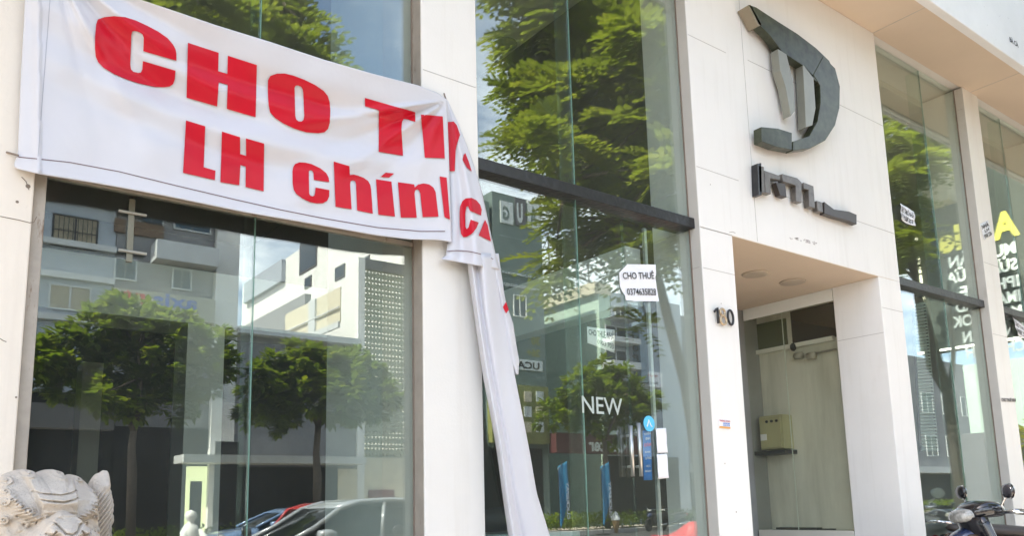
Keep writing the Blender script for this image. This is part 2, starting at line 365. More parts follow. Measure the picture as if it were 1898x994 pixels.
for pts in (((0, 401), (15, 404), (35, 408), (55, 413), (63, 412), (68, 402)), ((40, 328), (48, 336), (52, 348), (54, 352)), ((1363, 432), (1358, 430), (1352, 431)), ((0, 628), (6, 632), (12, 634))):
    MB().tube([F(p[0], p[1], -.001) for p in pts], .0016, 5).build('crack', M_CRACK, shop)
for px, py, r in ((32, 374, .006), (1317, 342, .004), (814, 195, .004), (30, 737, .004), (1337, 563, .004), (52, 345, .009), (1344, 860, .004), (1365, 950, .005)):
    c = F(px, py, -.002); MB().lathe([(r, -.001), (r*.7, .0015)], (c[0], 0, c[2]), 7, 'y').build('chip', M_CRACK, shop)
# recessed entrance: a passage whose right side turns to glass behind the pillar
def SX_(px, py, X): r = ray(px, py); t = X/r[0]; return (X, r[1]*t-CAM_D, EYE+r[2]*t)
GX = X5+.004; YE = 1.42
zh0, zsill = SX_(1480, 572, GX)[2], SX_(1480, 984, GX)[2]; yj = SX_(1460, 740, GX)[1]
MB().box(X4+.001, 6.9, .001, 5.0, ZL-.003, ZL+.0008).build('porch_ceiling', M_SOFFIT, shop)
MB().box(X4+.001, X5-.001, .003, 5, .004, .104).build('porch_floor', M_INFLOOR, shop)
MB().box(X4-.02, X4-.001, .445, 5.0, .1, ZL-.004).build('passage_wall', M_INW, shop)
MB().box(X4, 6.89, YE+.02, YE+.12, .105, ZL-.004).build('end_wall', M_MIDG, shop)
MB().box(GX, 6.895, .445, YE, .105, zsill).build('ledge', M_INWARM, shop, bevel=.004)
MB().box(GX, GX+.03, .445, YE, zh0, ZL-.004).build('door_header', M_INW, shop, bevel=.003)
MB().box(GX+.004, GX+.016, .446, yj-.003, zsill+.002, zh0-.002).build('door_pane', M_GLASSD, shop)
MB().box(GX+.004, GX+.016, yj+.003, YE-.002, zsill+.002, zh0-.002).build('door_pane', M_GLASSD, shop)
MB().box(GX+.006, GX+.014, yj-.0025, yj+.0025, zsill+.002, zh0-.002).build('door_seal', pm('silicone', (.55, .60, .5), .4), shop)
for px, py in ((1400, 507), (1469, 522)):
    r = ray(px, py); t = (ZL-EYE)/r[2]; x, y = r[0]*t, r[1]*t-CAM_D
    d = MB().lathe([(.095, ZL-.014), (.108, ZL-.012), (.112, ZL-.0035)], (x, y, 0), 32).build('downlight', pm('downlight_ring', (.50, .42, .33), .5), shop, smooth=True)
    MB().lathe([(.0, ZL-.012), (.090, ZL-.012), (.094, ZL-.0135)], (x, y, 0), 32).build('lens', pm('downlight_lens', (.60, .57, .46), .4), d)
# ceiling downlights inside
for px, py in ((690, 77), (935, 80), (1097, 338), (1165, 305), (300, 30)):
    r = ray(px, py); t = (5.5-EYE)/r[2]; x, y = r[0]*t, r[1]*t-CAM_D
    if y < 8.8: MB().lathe([(.10, 5.485), (.12, 5.488), (.12, 5.498)], (x, y, 0), 24).build('downlight', pm('grey_trim', (.25, .25, .25), .5), shop)
# windows
def window(x0, x1, jpx, low=.02, fin=None, zt=ZT, transom=True):
    w = MB().box(x0, x1, .06, .15, 0, low).build('window', M_STEEL, shop, bevel=.003)
    xs = [x0+.004]+jpx+[x1-.004]
    for k in range(len(xs)-1):
        a, b = xs[k]+(.003 if k else 0), xs[k+1]-(.003 if k < len(xs)-2 else 0)
        MB().box(a, b, .094, .106, low+.002, zt-.012).build('pane', M_GLASS, w)
        MB().box(a, b, .094, .106, zt+.012, ZS-.004).build('pane', M_GLASS, w)
    for j in jpx:
        MB().box(j-.0022, j+.0022, .095, .105, low+.002, ZS-.004).build('silicone_joint', pm('silicone_green', (.16, .30, .24), .3), w)
        MB().box(j-.006, j+.006, .108, .23, low+.002, ZS-.004).build('glass_fin', M_FIN, w)
    if transom:
        MB().box(x0+.001, x1-.001, .040, .20, zt-.045, zt+.028).build('transom', M_BLACK, w, bevel=.004)
    else:
        MB().box(x0+.001, x1-.001, .086, .12, zt-.014, zt+.010).build('transom', M_RUST, w, bevel=.002)
    MB().box(x1-.010, x1-.0035, .084, .094, low, ZS-.004).build('sealant', M_CRACK, w)
    return w
w1 = window(X0L, X1, [1.266], zt=2.66, transom=False)
window(X2, X3, [3.267]); window(X6, X7, [F(1705, 165, .1)[0]], low=.02); window(X8, X9, [9.875])
# steel fitting with two clamps high in the left window
cx, _, cz = F(245, 370, .085); z1 = F(243, 487, .085)[2]
cl = MB().box(cx-.012, cx+.012, .078, .092, z1, cz).build('glass_bracket', pm('bracket_steel', (.20, .19, .14), .4, .3), w1, bevel=.002)
for py in (396, 468):
    c = F(245, py, .08); MB().tube([(c[0]-.055, .074, c[2]), (c[0]+.055, .074, c[2])], .007, 10).build('clamp', pm('clamp_steel', (.38, .37, .32), .4, .4), cl)
# door edges and pull handles in the second window
dx = F(1172, 760, .1)[0]
ww = MB().box(dx-.004, dx+.004, .107, .125, .1, ZT-.1).build('door_edge', M_FIN, shop)
for px0, py0, px1, py1 in ((1182, 785, 1188, 884), (1168, 790, 1172, 884)):
    a, b = F(px0, py0, .06), F(px1, py1, .06); x = (a[0]+b[0])/2
    h = MB().tube([(x, .055, a[2]), (x, .055, b[2])], .012, 12).tube([(x, .055, a[2]-.06), (x, .094, a[2]-.06)], .008, 8).tube([(x, .055, b[2]+.06), (x, .094, b[2]+.06)], .008, 8)
    h.build('door_handle', M_STEEL, shop, smooth=True)
a, b = F(1205, 640, .13), F(1222, 900, .13)
MB().box(a[0]-.012, a[0]+.012, .12, .14, .1, ZT-.1).build('door_post', pm('pale_alu', (.55, .58, .56), .4, .5), shop)

# ================================================================== things fixed to the shop front
# house number
hn = thing('house_number', 'metal house number 180 on the white pillar beside the entrance, middle digit brass', 'house number', F(1342, 588, 0))
def digit(name, pts_list, mat):
    mb = MB()
    for pts, closed in pts_list:
        P = [F(p[0], p[1], -.02) for p in pts]
        if closed: P = P+[P[0], P[1]]
        mb.tube(P, .0085, 8, cap=not closed)
    return mb.build(name, mat, hn, smooth=True)
Z8 = 80/994
def zz(a): return [(1300+x*Z8, 550+y*Z8) for x, y in a]
def oval(cx, cy, rx, ry, n=20, sk=.12): return [(cx+rx*math.cos(2*math.pi*k/n)+sk*ry*math.sin(2*math.pi*k/n), cy+ry*math.sin(2*math.pi*k/n)) for k in range(n)]
M_BRASS = pm('brass_plate', (.55, .42, .28), .35, .7)
digit('digit', [(zz([(300, 345), (350, 285), (368, 255), (380, 420), (392, 620)]), False)], M_BLACK)
digit('digit', [(zz(oval(485, 360, 52, 75)), True), (zz(oval(505, 545, 68, 98)), True)], M_BRASS)['label'] = 'brass digit 8'
digit('digit', [(zz(oval(672, 485, 60, 168)), True)], M_BLACK)

def sheet(name, quad, label, cat, mat, group=None, curl=.004, n=8, Y=-.002, back=True, face=0):
    """a sheet of paper or film given by the plane points of its corners tl,tr,br,bl"""
    tl, tr, br, bl = (np.array(q, float) for q in quad); rows = []
    for i in range(n+1):
        u = i/n; a = tl+(bl-tl)*u; b = tr+(br-tr)*u; row = []
        for j in range(n+1):
            v = j/n; p = a+(b-a)*v; p = p+np.array([0, -curl*(abs(v-.5)*2)**3*(.4+u) - curl*.5*math.sin(u*5+v*3)**2, 0]); row.append(p)
        rows.append(row)
    o = MB().grid(rows).build(name, mat, None, smooth=True, solid=.001)
    return tag(o, label, cat, group)
def sheet_text(parent, quad, lines, mat, curl=.004, lift=-.0035, name='lettering'):
    """lines: (text, u0,v0,u1,v1) in sheet space, v down"""
    tl, tr, br, bl = (np.array(q, float) for q in quad); mb = MB()
    def S(u, v):
        a = tl+(bl-tl)*v; b = tr+(br-tr)*v; p = a+(b-a)*u
        return p+np.array([0, lift-curl*(abs(u-.5)*2)**3*(.4+v) - curl*.5*math.sin(v*5+u*3)**2, 0])
    for s, u0, v0, u1, v1, bold in lines:
        vv, ff = text_flat(s, bold); w = vv[:, 0].max(); n = len(mb.v)
        for x, y in vv: mb.v.append(tuple(S(u0+(u1-u0)*x/w, v1-(v1-v0)*y/.72)))
        mb.f += [tuple(n+i for i in q) for q in ff]
    return mb.build(name, mat, parent)
# paper notice with cut corner
q = [F(1147, 491, .09), F(1215, 490, .09), F(1222, 559, .09), F(1154, 558, .09)]
outl = [F(x, y, .09) for x, y in ((1163, 490), (1214.5, 491), (1216, 506), (1214, 515), (1217, 535), (1221, 559), (1175, 559), (1170, 557.5), (1159, 557), (1158, 548), (1152, 540), (1149, 530), (1147, 506))]
mb = MB(); mb.prism([(p[0], .090-.004*abs(math.sin(i*1.7)), p[2]) for i, p in enumerate(outl)], (0, .001, 0))
n1 = tag(mb.build('paper_notice', M_PAPER), 'white paper notice reading CHO THUÊ with a phone number on the second window', 'notice')
sheet_text(n1, q, [('CHO THUÊ', .05, .22, .90, .40, .012), ('0374635828', .12, .66, .91, .84, .012)], M_INK, curl=.0, lift=-.008)
# CHO THUÊ NHÀ behind the glass
q = [F(1088, 606, .13), F(1139, 612, .13), F(1139, 655, .13), F(1089, 636, .13)]
n2 = sheet('paper_notice', q, 'torn white notice reading CHO THUÊ NHÀ inside the second window', 'notice', pm('paper_behind_glass', (.80, .80, .78), .7), curl=.0)
sheet_text(n2, q, [('CHO THUÊ NHÀ', .04, .14, .97, .46, .02), ('0903 703', .35, .62, .95, .85, .01)], M_INK, curl=0)
# tilted notice in third window
q = [F(1667, 377, .09), F(1692.5, 393, .09), F(1690, 421, .09), F(1664, 404, .09)]
n3 = sheet('paper_notice', q, 'small curled notice in the window right of the entrance', 'notice', M_PAPER, curl=.02)
sheet_text(n3, q, [('CHO THUÊ NHÀ', .06, .18, .94, .50, .02), ('0774 508 007', .06, .62, .94, .90, .02)], M_INK, curl=.02)
q = [F(1816, 416, -.002), F(1831, 409, -.002), F(1839, 437, -.002), F(1824, 446, -.002)]
n4 = sheet('paper_notice', q, 'tilted printed notice high on the far right pillar', 'notice', M_PAPER, curl=.003)
sheet_text(n4, q, [('NHÀ', .08, .08, .92, .34, .02), ('LH', .3, .40, .8, .6, .02), ('0908 226', .08, .68, .94, .92, .02)], M_INK, curl=.003)
q = [F(1875, 588, .09), F(1898, 606, .09), F(1905, 632, .09), F(1880, 619, .09)]
n5 = sheet('paper_notice', q, 'curled notice on the rightmost window under its dark bar', 'notice', M_PAPER, curl=.02)
sheet_text(n5, q, [('CHO THUÊ', .1, .18, .94, .42, .02), ('0908 226', .1, .56, .94, .86, .02)], M_INK, curl=.02)
q = [F(1855, 738, -.002), F(1883, 739, -.002), F(1883, 746, -.002), F(1856, 745, -.002)]
n6 = sheet('sticker', q, 'narrow printed strip low on the far right pillar', 'sticker', pm('strip_film', (.72, .66, .60), .7), curl=0)
sheet_text(n6, q, [('CHO THUÊ NHÀ', .02, .1, .98, .95, .03)], M_INK, curl=0)
q = [F(1332, 778, -.002), F(1353, 780, -.002), F(1353, 796, -.002), F(1333, 794, -.002)]
st = sheet('sticker', q, 'small printed sticker with orange foot on the pillar below the house number', 'sticker', M_PAPER, curl=0)
sheet_text(st, q, [('THONG CONG', .02, .04, .98, .24, .03)], pm('sticker_red', (.55, .06, .08), .5), curl=0, name='heading')
sheet_text(st, q, [('0908', .35, .34, .95, .5, .03), ('24/24', .35, .56, .95, .7, .03)], M_BLUE, curl=0)
a, b, c, d = q; L = lambda s, t, u: tuple(np.array(s)*(1-u)+np.array(t)*u)
MB().poly([L(a, d, .78), L(b, c, .78), c, d]).build('foot_band', pm('sticker_orange', (.75, .38, .10), .5), st).location = Vector((0, -.0035, 0))
# ghost of removed lettering over the entrance
q = [F(1463, 438, -.001), F(1515, 449, -.001), F(1515, 459, -.001), F(1464, 444, -.001)]
gm = MB(); rr = random.Random(3)
tl, tr, br, bl = (np.array(p) for p in q)
for k in range(34):
    u = rr.random(); v = rr.random(); p = tl+(tr-tl)*u+(bl-tl)*v*.8; gm.box(p[0]-.008*rr.random()-.003, p[0]+.006, -.0014, .001, p[2]-.005*rr.random()-.002, p[2]+.004)
tag(gm.build('glue_residue', pm('residue', (.52, .47, .46), .8)), 'faint smear of old glue on the white wall over the entrance', 'stain')
# NEW decal
nd = MB(); p0 = F(1076, 766, .108); p1 = F(1151, 771, .108); hh = F(1110, 737, .108)[2]-F(1110, 769, .108)[2]
put_text(nd, 'NEW', (p0[0], .092, p0[2]), (1, 0, 0), (0, 0, 1), width=p1[0]-p0[0], height=hh, bold=.008)
tag(nd.build('window_decal', M_DECAL), 'white word NEW lettered on the second window', 'decal')
c = F(1203, 786, .09)
dc = tag(MB().lathe([(0, .0885), (.050, .0885), (.050, .091)], (c[0], 0, c[2]), 28, 'y').build('window_decal', M_SKYB), 'round light blue sticker above the blue poster on the second window', 'decal')
MB().tube([(c[0]-.022, .087, c[2]-.02), (c[0]-.004, .087, c[2]+.022), (c[0]+.01, .087, c[2]-.008), (c[0]+.022, .087, c[2]-.02)], .004, 6).build('emblem', M_PAPER, dc)
q = [F(1191, 799, .112), F(1206, 796, .112), F(1209, 891, .112), F(1193, 891, .112)]
bp = sheet('poster', q, 'tall blue printed poster behind the door handle of the second window', 'poster', M_BLUE, curl=0)
sheet_text(bp, q, [('TUYỂN', .1, .06, .9, .10, .02), ('SINH', .3, .15, .8, .2, .02), ('KHAI', .2, .42, .8, .46, .02), ('GIẢNG', .2, .54, .9, .59, .02), ('HỌC', .3, .70, .8, .74, .02), ('NGAY', .15, .8, .9, .84, .02)], M_PAPER, curl=0)
sheet_text(bp, q, [('GIẢM', .08, .27, .95, .33, .03)], pm('poster_pink', (.7, .12, .3), .5), curl=0, name='heading')
for (a, b, c, d, lab) in (((1215, 795), (1234, 794), (1236, 840), (1217, 841), 'upper blank white sheet right of the blue poster on the window'), ((1217, 843), (1236, 842), (1238, 887), (1219, 889), 'lower blank white sheet right of the blue poster on the window')):
    sheet('paper_sheet', [F(*p, .088) for p in (a, b, c, d)], lab, 'paper', M_PAPER, curl=.004)

# unreadable letters on the fascia
fm = MB(); rr = random.Random(5)
tag(put_text(fm, 'BÀ CÀ', F(1872, 76, -.588), (1, 0, 0), (0, 0, 1), height=.05, bold=.02).build('fascia_lettering', M_INK), 'small dark letters peeling on the white fascia top right', 'lettering')

# ---- metal emblem and letter row over the entrance (unreadable in the photo; plain stand-ins of the same shape)
M_EMB = pm('dark_green_metal', (.055, .062, .038), .30, .3, var=.6, scale=11)
M_EMS = pm('sign_edge', (.30, .25, .18), .4, .5)
em = thing('wall_emblem', 'large dark green metal emblem standing off the white wall above the entrance', 'sign', F(1480, 150, 0))
def solidletter(name, pts, par, Y=-.10, th=.07, mat=M_EMB):
    P = [F(x, y, Y) for x, y in pts]; return MB().prism([(p[0], Y, p[2]) for p in P], (0, th, 0)).build(name, mat, par, bevel=.003)
solidletter('top_bar', [(1388, 8), (1402, 13), (1440, 38), (1478, 62), (1512, 88), (1537, 112), (1548, 135), (1528, 160), (1512, 150), (1490, 122), (1450, 96), (1428, 66), (1406, 44)], em)
solidletter('outer_curve', [(1526, 104), (1548, 126), (1557, 160), (1556, 200), (1548, 232), (1530, 260), (1502, 275), (1470, 279), (1470, 262), (1500, 252), (1515, 225), (1521, 190), (1520, 158), (1508, 138)], em, Y=-.104, th=.07)
solidletter('inner_stem', [(1442, 90), (1458, 100), (1470, 150), (1474, 205), (1466, 215), (1456, 160), (1446, 130)], em, mat=pm('grey_green_metal', (.26, .26, .22), .35, .3))
solidletter('inner_stem', [(1488, 118), (1508, 140), (1512, 200), (1506, 232), (1494, 236), (1492, 190)], em, mat=pm('grey_green_metal', (.26, .26, .22), .35, .3))
solidletter('base_curl', [(1411, 235), (1442, 238), (1468, 246), (1468, 278), (1438, 272), (1412, 262)], em)
for px, py in ((1398, 22), (1555, 170), (1415, 250), (1480, 270)):
    p = F(px, py, -.05); MB().tube([(p[0]+.03, -.03, p[2]), (p[0]+.03, .0, p[2])], .012, 8).build('stand_off', M_EMS, em)
MB().prism([(p[0], -.10, p[2]) for p in (F(1385, 10, -.1), F(1391, 8, -.1), F(1412, 46, -.1), F(1405, 48, -.1))], (0, .09, 0)).build('end_cap', M_EMS, em)
ls = thing('wall_letters', 'row of grey metal letter strokes under the green emblem over the entrance', 'sign', F(1500, 355, 0))
M_LS = pm('grey_bronze_metal', (.15, .135, .12), .35, .4, var=.4, scale=14); M_LD = pm('dark_bronze_metal', (.05, .04, .035), .35, .4)
for pts, m in (([(1406, 306), (1416, 309), (1418, 358), (1408, 356)], M_LS), ([(1417, 316), (1446, 326), (1446, 334), (1428, 331), (1429, 360), (1419, 357)], M_LS), ([(1438, 338), (1456, 341), (1458, 366), (1446, 362)], M_LD),
               ([(1450, 322), (1478, 330), (1486, 338), (1486, 376), (1476, 373), (1475, 344), (1451, 336)], M_LS), ([(1490, 338), (1508, 345), (1511, 386), (1500, 383), (1499, 352), (1490, 350)], M_LS),
               ([(1514, 372), (1524, 375), (1526, 394), (1516, 391)], M_LS), ([(1528, 374), (1546, 388), (1574, 392), (1588, 398), (1588, 416), (1574, 410), (1546, 402), (1528, 396)], M_LD)):
    solidletter('letter_stroke', pts, ls, -.06, .045, m)
MB().prism([(p[0], -.06, p[2]) for p in (F(1404, 303, -.06), F(1411, 302, -.06), F(1412, 362, -.06), F(1406, 361, -.06))], (0, .055, 0)).build('end_bracket', M_BLACK, ls)

# ================================================================== BANNER
ban = thing('banner', 'long white vinyl banner with red letters CHO THUÊ, its right end torn loose and hanging', 'banner', F(430, 260, -.05))
def interp(x, pts): return float(np.interp(x, [p[0] for p in pts], [p[1] for p in pts]))
TOP = [(20, -80), (270, 2), (330, 22), (400, 46), (500, 77), (600, 110), (690, 136), (775, 158), (812, 172), (829, 185), (840, 192)]
BOT = [(20, 306), (35, 314), (75, 323), (180, 340), (300, 362), (450, 393), (600, 419), (700, 437), (760, 444), (810, 445), (838, 449)]
def ridge(x, y, ox, oy, ang, spread, w):     # fold radiating from a point
    dx, dy = x-ox, y-oy; r = math.hypot(dx, dy)+1e-6; a = math.degrees(math.atan2(dy, dx))
    return math.exp(-((a-ang)/spread)**2)*min(1, r/60)*math.exp(-r/w)
def ban_disp(x, y):
    t, b = interp(x, TOP), interp(x, BOT); v = (y-t)/(b-t+1e-6)
    h = .030
    h += .018*math.exp(-((v-.16)/.10)**2)*(.4+.6*math.sin(min(1, max(0, (x-60)/760))*math.pi))     # rolled top hem
    h += .075*max(0, .27-v)*min(1, max(0, (x-120)/200))*min(1, max(0, (845-x)/120))/.27
    for (ox, oy, ang, sp, w, k) in ((829, 186, 171, 3.5, 260, .034), (829, 186, 158, 4, 220, -.028), (829, 186, 146, 4, 190, .030), (829, 186, 130, 6, 160, -.024), (829, 186, 112, 6, 150, .012),
                                    (95, -75, 62, 3.5, 260, .034), (95, -75, 50, 4, 330, -.030), (95, -75, 39, 4, 420, .036), (95, -75, 29, 3, 420, -.026), (95, -75, 75, 3, 220, -.014), (95, -75, 22, 2.5, 420, .014)):
        h += k*ridge(x, y, ox, oy, ang, sp, w)
    # draped sag curves between the two upper corners
    for (c0, k, w) in ((.34, .018, .05), (.47, -.018, .05), (.58, .016, .05), (.70, -.011, .05)):
        u = (x-430)/400; h += k*math.exp(-((v-(c0-.16*u*u+.05*u))/w)**2)*max(0, 1-u*u)
    h += .004*math.sin(x*.031+y*.017)*math.sin(v*7+x*.01)
    if x < 75: h -= .030*((75-x)/45)**1.5 - .012*math.exp(-((x-72)/9)**2)
    if v > .92: h += .012*(v-.92)/.08
    h += .02*max(0, (x-770)/68)**2
    return h*1.0
def BP(x, y, lift=0): return F(x, y, -.012-ban_disp(x, y)-lift)
def left_x(y): return interp(y, [(-80, 52), (0, 46), (60, 43), (150, 38), (285, 33), (298, 30), (310, 26), (330, 30)])
def right_x(y): return interp(y, [(185, 829), (240, 830), (290, 832), (350, 834), (450, 838)])
rows = []; NU, NV = 240, 110
for i in range(NV+1):
    v = i/NV; row = []
    for j in range(NU+1):
        u = j/NU; y = -70+v*0; 
        x = 40+u*795
        y = interp(x, TOP)+(interp(x, BOT)-interp(x, TOP))*v
        x = left_x(y)+(right_x(y)-left_x(y))*u
        y = interp(x, TOP)+(interp(x, BOT)-interp(x, TOP))*v
        row.append(BP(x, y))
    rows.append(row)
MB().grid(rows).build('banner_panel', M_VINYL, ban, smooth=True, solid=.0015)

def ban_letters(name, mat, shapes, fn, step=9, par=None):
    """outlines in picture space (with holes) cut fine and laid on a cloth function"""
    cu = bpy.data.curves.new('c', 'CURVE'); cu.dimensions = '2D'; cu.fill_mode = 'BOTH'
    for pts in shapes:
        s = cu.splines.new('POLY'); s.points.add(len(pts)-1); s.use_cyclic_u = True
        for p, q in zip(s.points, pts): p.co = (q[0]*.01, -q[1]*.01, 0, 1)
    o = bpy.data.objects.new('c', cu); COL.objects.link(o)
    dg = bpy.context.evaluated_depsgraph_get(); dg.update(); me = bpy.data.meshes.new_from_object(o.evaluated_get(dg))
    bpy.data.objects.remove(o); bpy.data.curves.remove(cu)
    bm = bmesh.new(); bm.from_mesh(me); bpy.data.meshes.remove(me)
    xs = [v.co.x for v in bm.verts]; ys = [v.co.y for v in bm.verts]
    for ax, lo, hi in ((0, min(xs), max(xs)), (1, min(ys), max(ys))):
        c = math.floor(lo/(.01*step))*.01*step
        while c < hi:
            no = (1, 0, 0) if ax == 0 else (0, 1, 0); co = (c, 0, 0) if ax == 0 else (0, c, 0)
            bmesh.ops.bisect_plane(bm, geom=bm.verts[:]+bm.edges[:]+bm.faces[:], plane_co=co, plane_no=no, dist=1e-5); c += .01*step
    bm.verts.ensure_lookup_table(); mb = MB(); idx = {}
    for v in bm.verts: idx[v.index] = len(mb.v); mb.v.append(fn(v.co.x*100, -v.co.y*100))
    bm.verts.index_update()
    for f in bm.faces: mb.f.append(tuple(v.index for v in f.verts))
    bm.free(); return mb.build(name, mat, par or ban, smooth=True)
def zm(x0, y0, s, pts): return [(x0+x*s, y0+y*s) for x, y in pts]
def rnd(pts, n=2):                           # chaikin corner rounding
    for _ in range(n):
        q = []
        for i in range(len(pts)):
            a, b = pts[i], pts[(i+1) % len(pts)]; q += [(a[0]*.75+b[0]*.25, a[1]*.75+b[1]*.25), (a[0]*.25+b[0]*.75, a[1]*.25+b[1]*.75)]
        pts = q
    return pts
s1, s2, s3 = 320/936, 320/994, 440/1286
Cc = zm(20, 0, s1, [(463, 130), (472, 104), (505, 92), (560, 86), (620, 91), (680, 110), (740, 138), (800, 170), (850, 205), (880, 240), (893, 265), (898, 290), (898, 328), (718, 276), (721, 205), (714, 184), (697, 173), (672, 166), (658, 170), (653, 190), (648, 350), (652, 375), (665, 388), (690, 394), (705, 392), (713, 375), (716, 330), (893, 382), (889, 430), (880, 455), (862, 468), (830, 472), (780, 470), (690, 450), (620, 426), (560, 400), (500, 364), (473, 335), (460, 305), (456, 260), (457, 200)])
H1 = zm(320, 60, s2, [(88, 58), (265, 116), (262, 222), (315, 238), (318, 133), (485, 187), (478, 488), (312, 440), (317, 301), (266, 286), (256, 426), (80, 375)])
O1 = zm(320, 60, s2, [(549, 275), (562, 250), (600, 237), (645, 236), (690, 246), (760, 272), (820, 302), (870, 336), (893, 365), (904, 400), (908, 450), (905, 520), (895, 555), (875, 574), (840, 580), (770, 575), (700, 553), (640, 525), (590, 492), (562, 460), (553, 420), (548, 345)])
O2 = zm(320, 60, s2, [(702, 318), (708, 306), (722, 305), (740, 312), (749, 326), (752, 345), (758, 480), (754, 502), (742, 513), (726, 512), (712, 502), (706, 480)])
L1 = zm(320, 60, s2, [(77, 506), (188, 540), (179, 776), (247, 796), (243, 850), (60, 808)])
H2 = zm(320, 60, s2, [(284, 570), (388, 603), (389, 700), (423, 711), (422, 610), (527, 640), (524, 915), (420, 890), (421, 772), (390, 763), (384, 880), (275, 862)])
c1 = zm(320, 60, s2, [(690, 800), (694, 775), (705, 758), (730, 748), (765, 750), (800, 758), (850, 782), (885, 810), (898, 835), (902, 862), (813, 849), (811, 808), (803, 795), (790, 793), (784, 800), (786, 925), (792, 940), (805, 944), (816, 940), (820, 925), (823, 893), (902, 908), (901, 945), (890, 970), (865, 984), (830, 985), (790, 977), (745, 955), (710, 928), (697, 905), (691, 870)])
T1 = zm(520, 160, s3, [(457, 62), (730, 140), (730, 192), (690, 178), (668, 176), (658, 190), (655, 230), (664, 376), (532, 354), (533, 130), (520, 124), (458, 107)])
H3 = zm(520, 160, s3, [(760, 152), (879, 162), (890, 390), (782, 386)])
h1 = zm(520, 160, s3, [(288, 407), (373, 432), (376, 481), (395, 478), (420, 484), (450, 495), (475, 513), (487, 535), (491, 560), (500, 690), (415, 672), (409, 530), (404, 514), (392, 509), (380, 514), (377, 530), (385, 666), (298, 652)])
i1 = zm(520, 160, s3, [(517, 503), (601, 516), (620, 706), (530, 695)]); i2 = zm(520, 160, s3, [(541, 491), (570, 467), (616, 472), (588, 494)])
n1_ = zm(520, 160, s3, [(636, 519), (724, 531), (727, 548), (745, 532), (775, 526), (805, 531), (828, 548), (840, 572), (856, 706), (770, 709), (757, 580), (751, 563), (740, 558), (729, 564), (726, 580), (738, 712), (652, 711)])
h2_ = zm(520, 160, s3, [(862, 488), (900, 494), (918, 722), (888, 709)])
ban_letters('lettering', M_VRED, [Cc, H1, O1, O2, L1, H2, c1, T1, H3, h1, i1, i2, n1_, h2_], lambda x, y: BP(x, y, .0055), 5)
def strip(pts, w, fn, name, mat):
    rows = []
    for i in range(len(pts)-1):
        for k in range(6):
            t = k/6; x = pts[i][0]*(1-t)+pts[i+1][0]*t; y = pts[i][1]*(1-t)+pts[i+1][1]*t; rows.append([fn(x, y), fn(x, y+w)])
    return MB().grid(rows).build(name, mat, ban)
strip([(34, 290), (75, 294), (130, 300), (220, 317), (330, 344), (440, 370), (520, 388), (600, 404), (700, 421), (780, 428), (834, 428)], 1.7, lambda x, y: BP(x, y, .0025), 'border_line', M_VLINE)
rows = [[BP(92-k*23/20*.95, 2+k*288/20-.1, .0022), BP(92.9-k*23/20*.95, 2+k*288/20-.1, .0022)] for k in range(-3, 21)]
MB().grid(rows).build('hem_stitch', pm('grey_thread', (.33, .33, .38), .8), ban)

# loose end folded over and hanging down: three lofted pieces
def loft(rows, fnY, nu=26):
    out = []
    for (y, xl, xr, *e) in rows:
        pass
    ys = [r[0] for r in rows]; xl = [r[1] for r in rows]; xr = [r[2] for r in rows]; dl = [r[3] for r in rows]
    N = 70
    def P(y, u):
        a, b = np.interp(y, ys, xl), np.interp(y, ys, xr); x = a+(b-a)*u; yy = y+np.interp(y, ys, dl)*(1-u)
        return x, yy
    for i in range(N+1):
        y = ys[0]+(ys[-1]-ys[0])*i/N; row = []
        for j in range(nu+1):
            u = j/nu; p = P(y, u); row.append(F(p[0], p[1], fnY(u, (y-ys[0])/(ys[-1]-ys[0]))))
        out.append(row)
    return out
FOLD = [(186, 828, 830, 0), (230, 829, 850, 0), (290, 831, 873, 0), (350, 833, 892, 0), (420, 833, 907, 0), (470, 826, 918, 4), (500, 816, 926, -20)]
def foldY(u, v): return -.028-.10*v*(.15+math.sin(u*math.pi*.9)**1.0*.75) + .035*v*math.exp(-((u-.32)/.13)**2) - .03*v*math.exp(-((u-.62)/.10)**2)
MB().grid(loft(FOLD, foldY)).build('loose_fold', M_VINYL, ban, smooth=True, solid=.0015)
def fold_pt(x, y, lift=.007):
    ys = [r[0] for r in FOLD]; a, b = np.interp(y, ys, [r[1] for r in FOLD]), np.interp(y, ys, [r[2] for r in FOLD])
    u = min(1.05, max(-.6, (x-a)/(b-a))); return F(x, y, foldY(u, (y-186)/(500-186))-lift)
f1 = zm(520, 160, s3, [(886, 194), (938, 190), (955, 210), (973, 262), (955, 315), (949, 345), (944, 460), (908, 458), (895, 385)])
f2 = zm(520, 160, s3, [(986, 398), (992, 372), (1001, 360), (1020, 408), (1036, 462), (1010, 440)])
f3 = zm(520, 160, s3, [(970, 690), (973, 650), (985, 622), (1003, 607), (1035, 604), (1062, 618), (1082, 642), (1090, 668), (1087, 700), (1040, 680), (1024, 672), (1016, 650), (1006, 652), (1000, 690), (1001, 760), (1008, 774), (1018, 765), (1030, 722), (1074, 738), (1062, 768), (1040, 796), (1010, 815), (990, 818), (978, 800), (972, 760)])
f4 = zm(520, 160, s3, [(1074, 808), (1108, 722), (1122, 752), (1140, 840)])
ban_letters('fold_lettering', M_VRED, [f1, f2, f3, f4], fold_pt, 3)
rows = [[fold_pt(x, y, .004), fold_pt(x, y+1.6, .004)] for x, y in [(829+k*92/14, 465-math.sin(k/14*3.14)*3+ (k/14)**2*18) for k in range(14)]]
MB().grid(rows).build('border_line', M_VLINE, ban)
TAIL = [(470, 862, 922, 0), (487, 866, 926, 0), (578, 878, 932, 0), (696, 895, 954, 0), (809, 916, 976, 0), (840, 921, 982, 0), (916, 931, 995, 0), (994, 942, 1019, 0), (1120, 962, 1045, 0), (1260, 990, 1062, 0)]
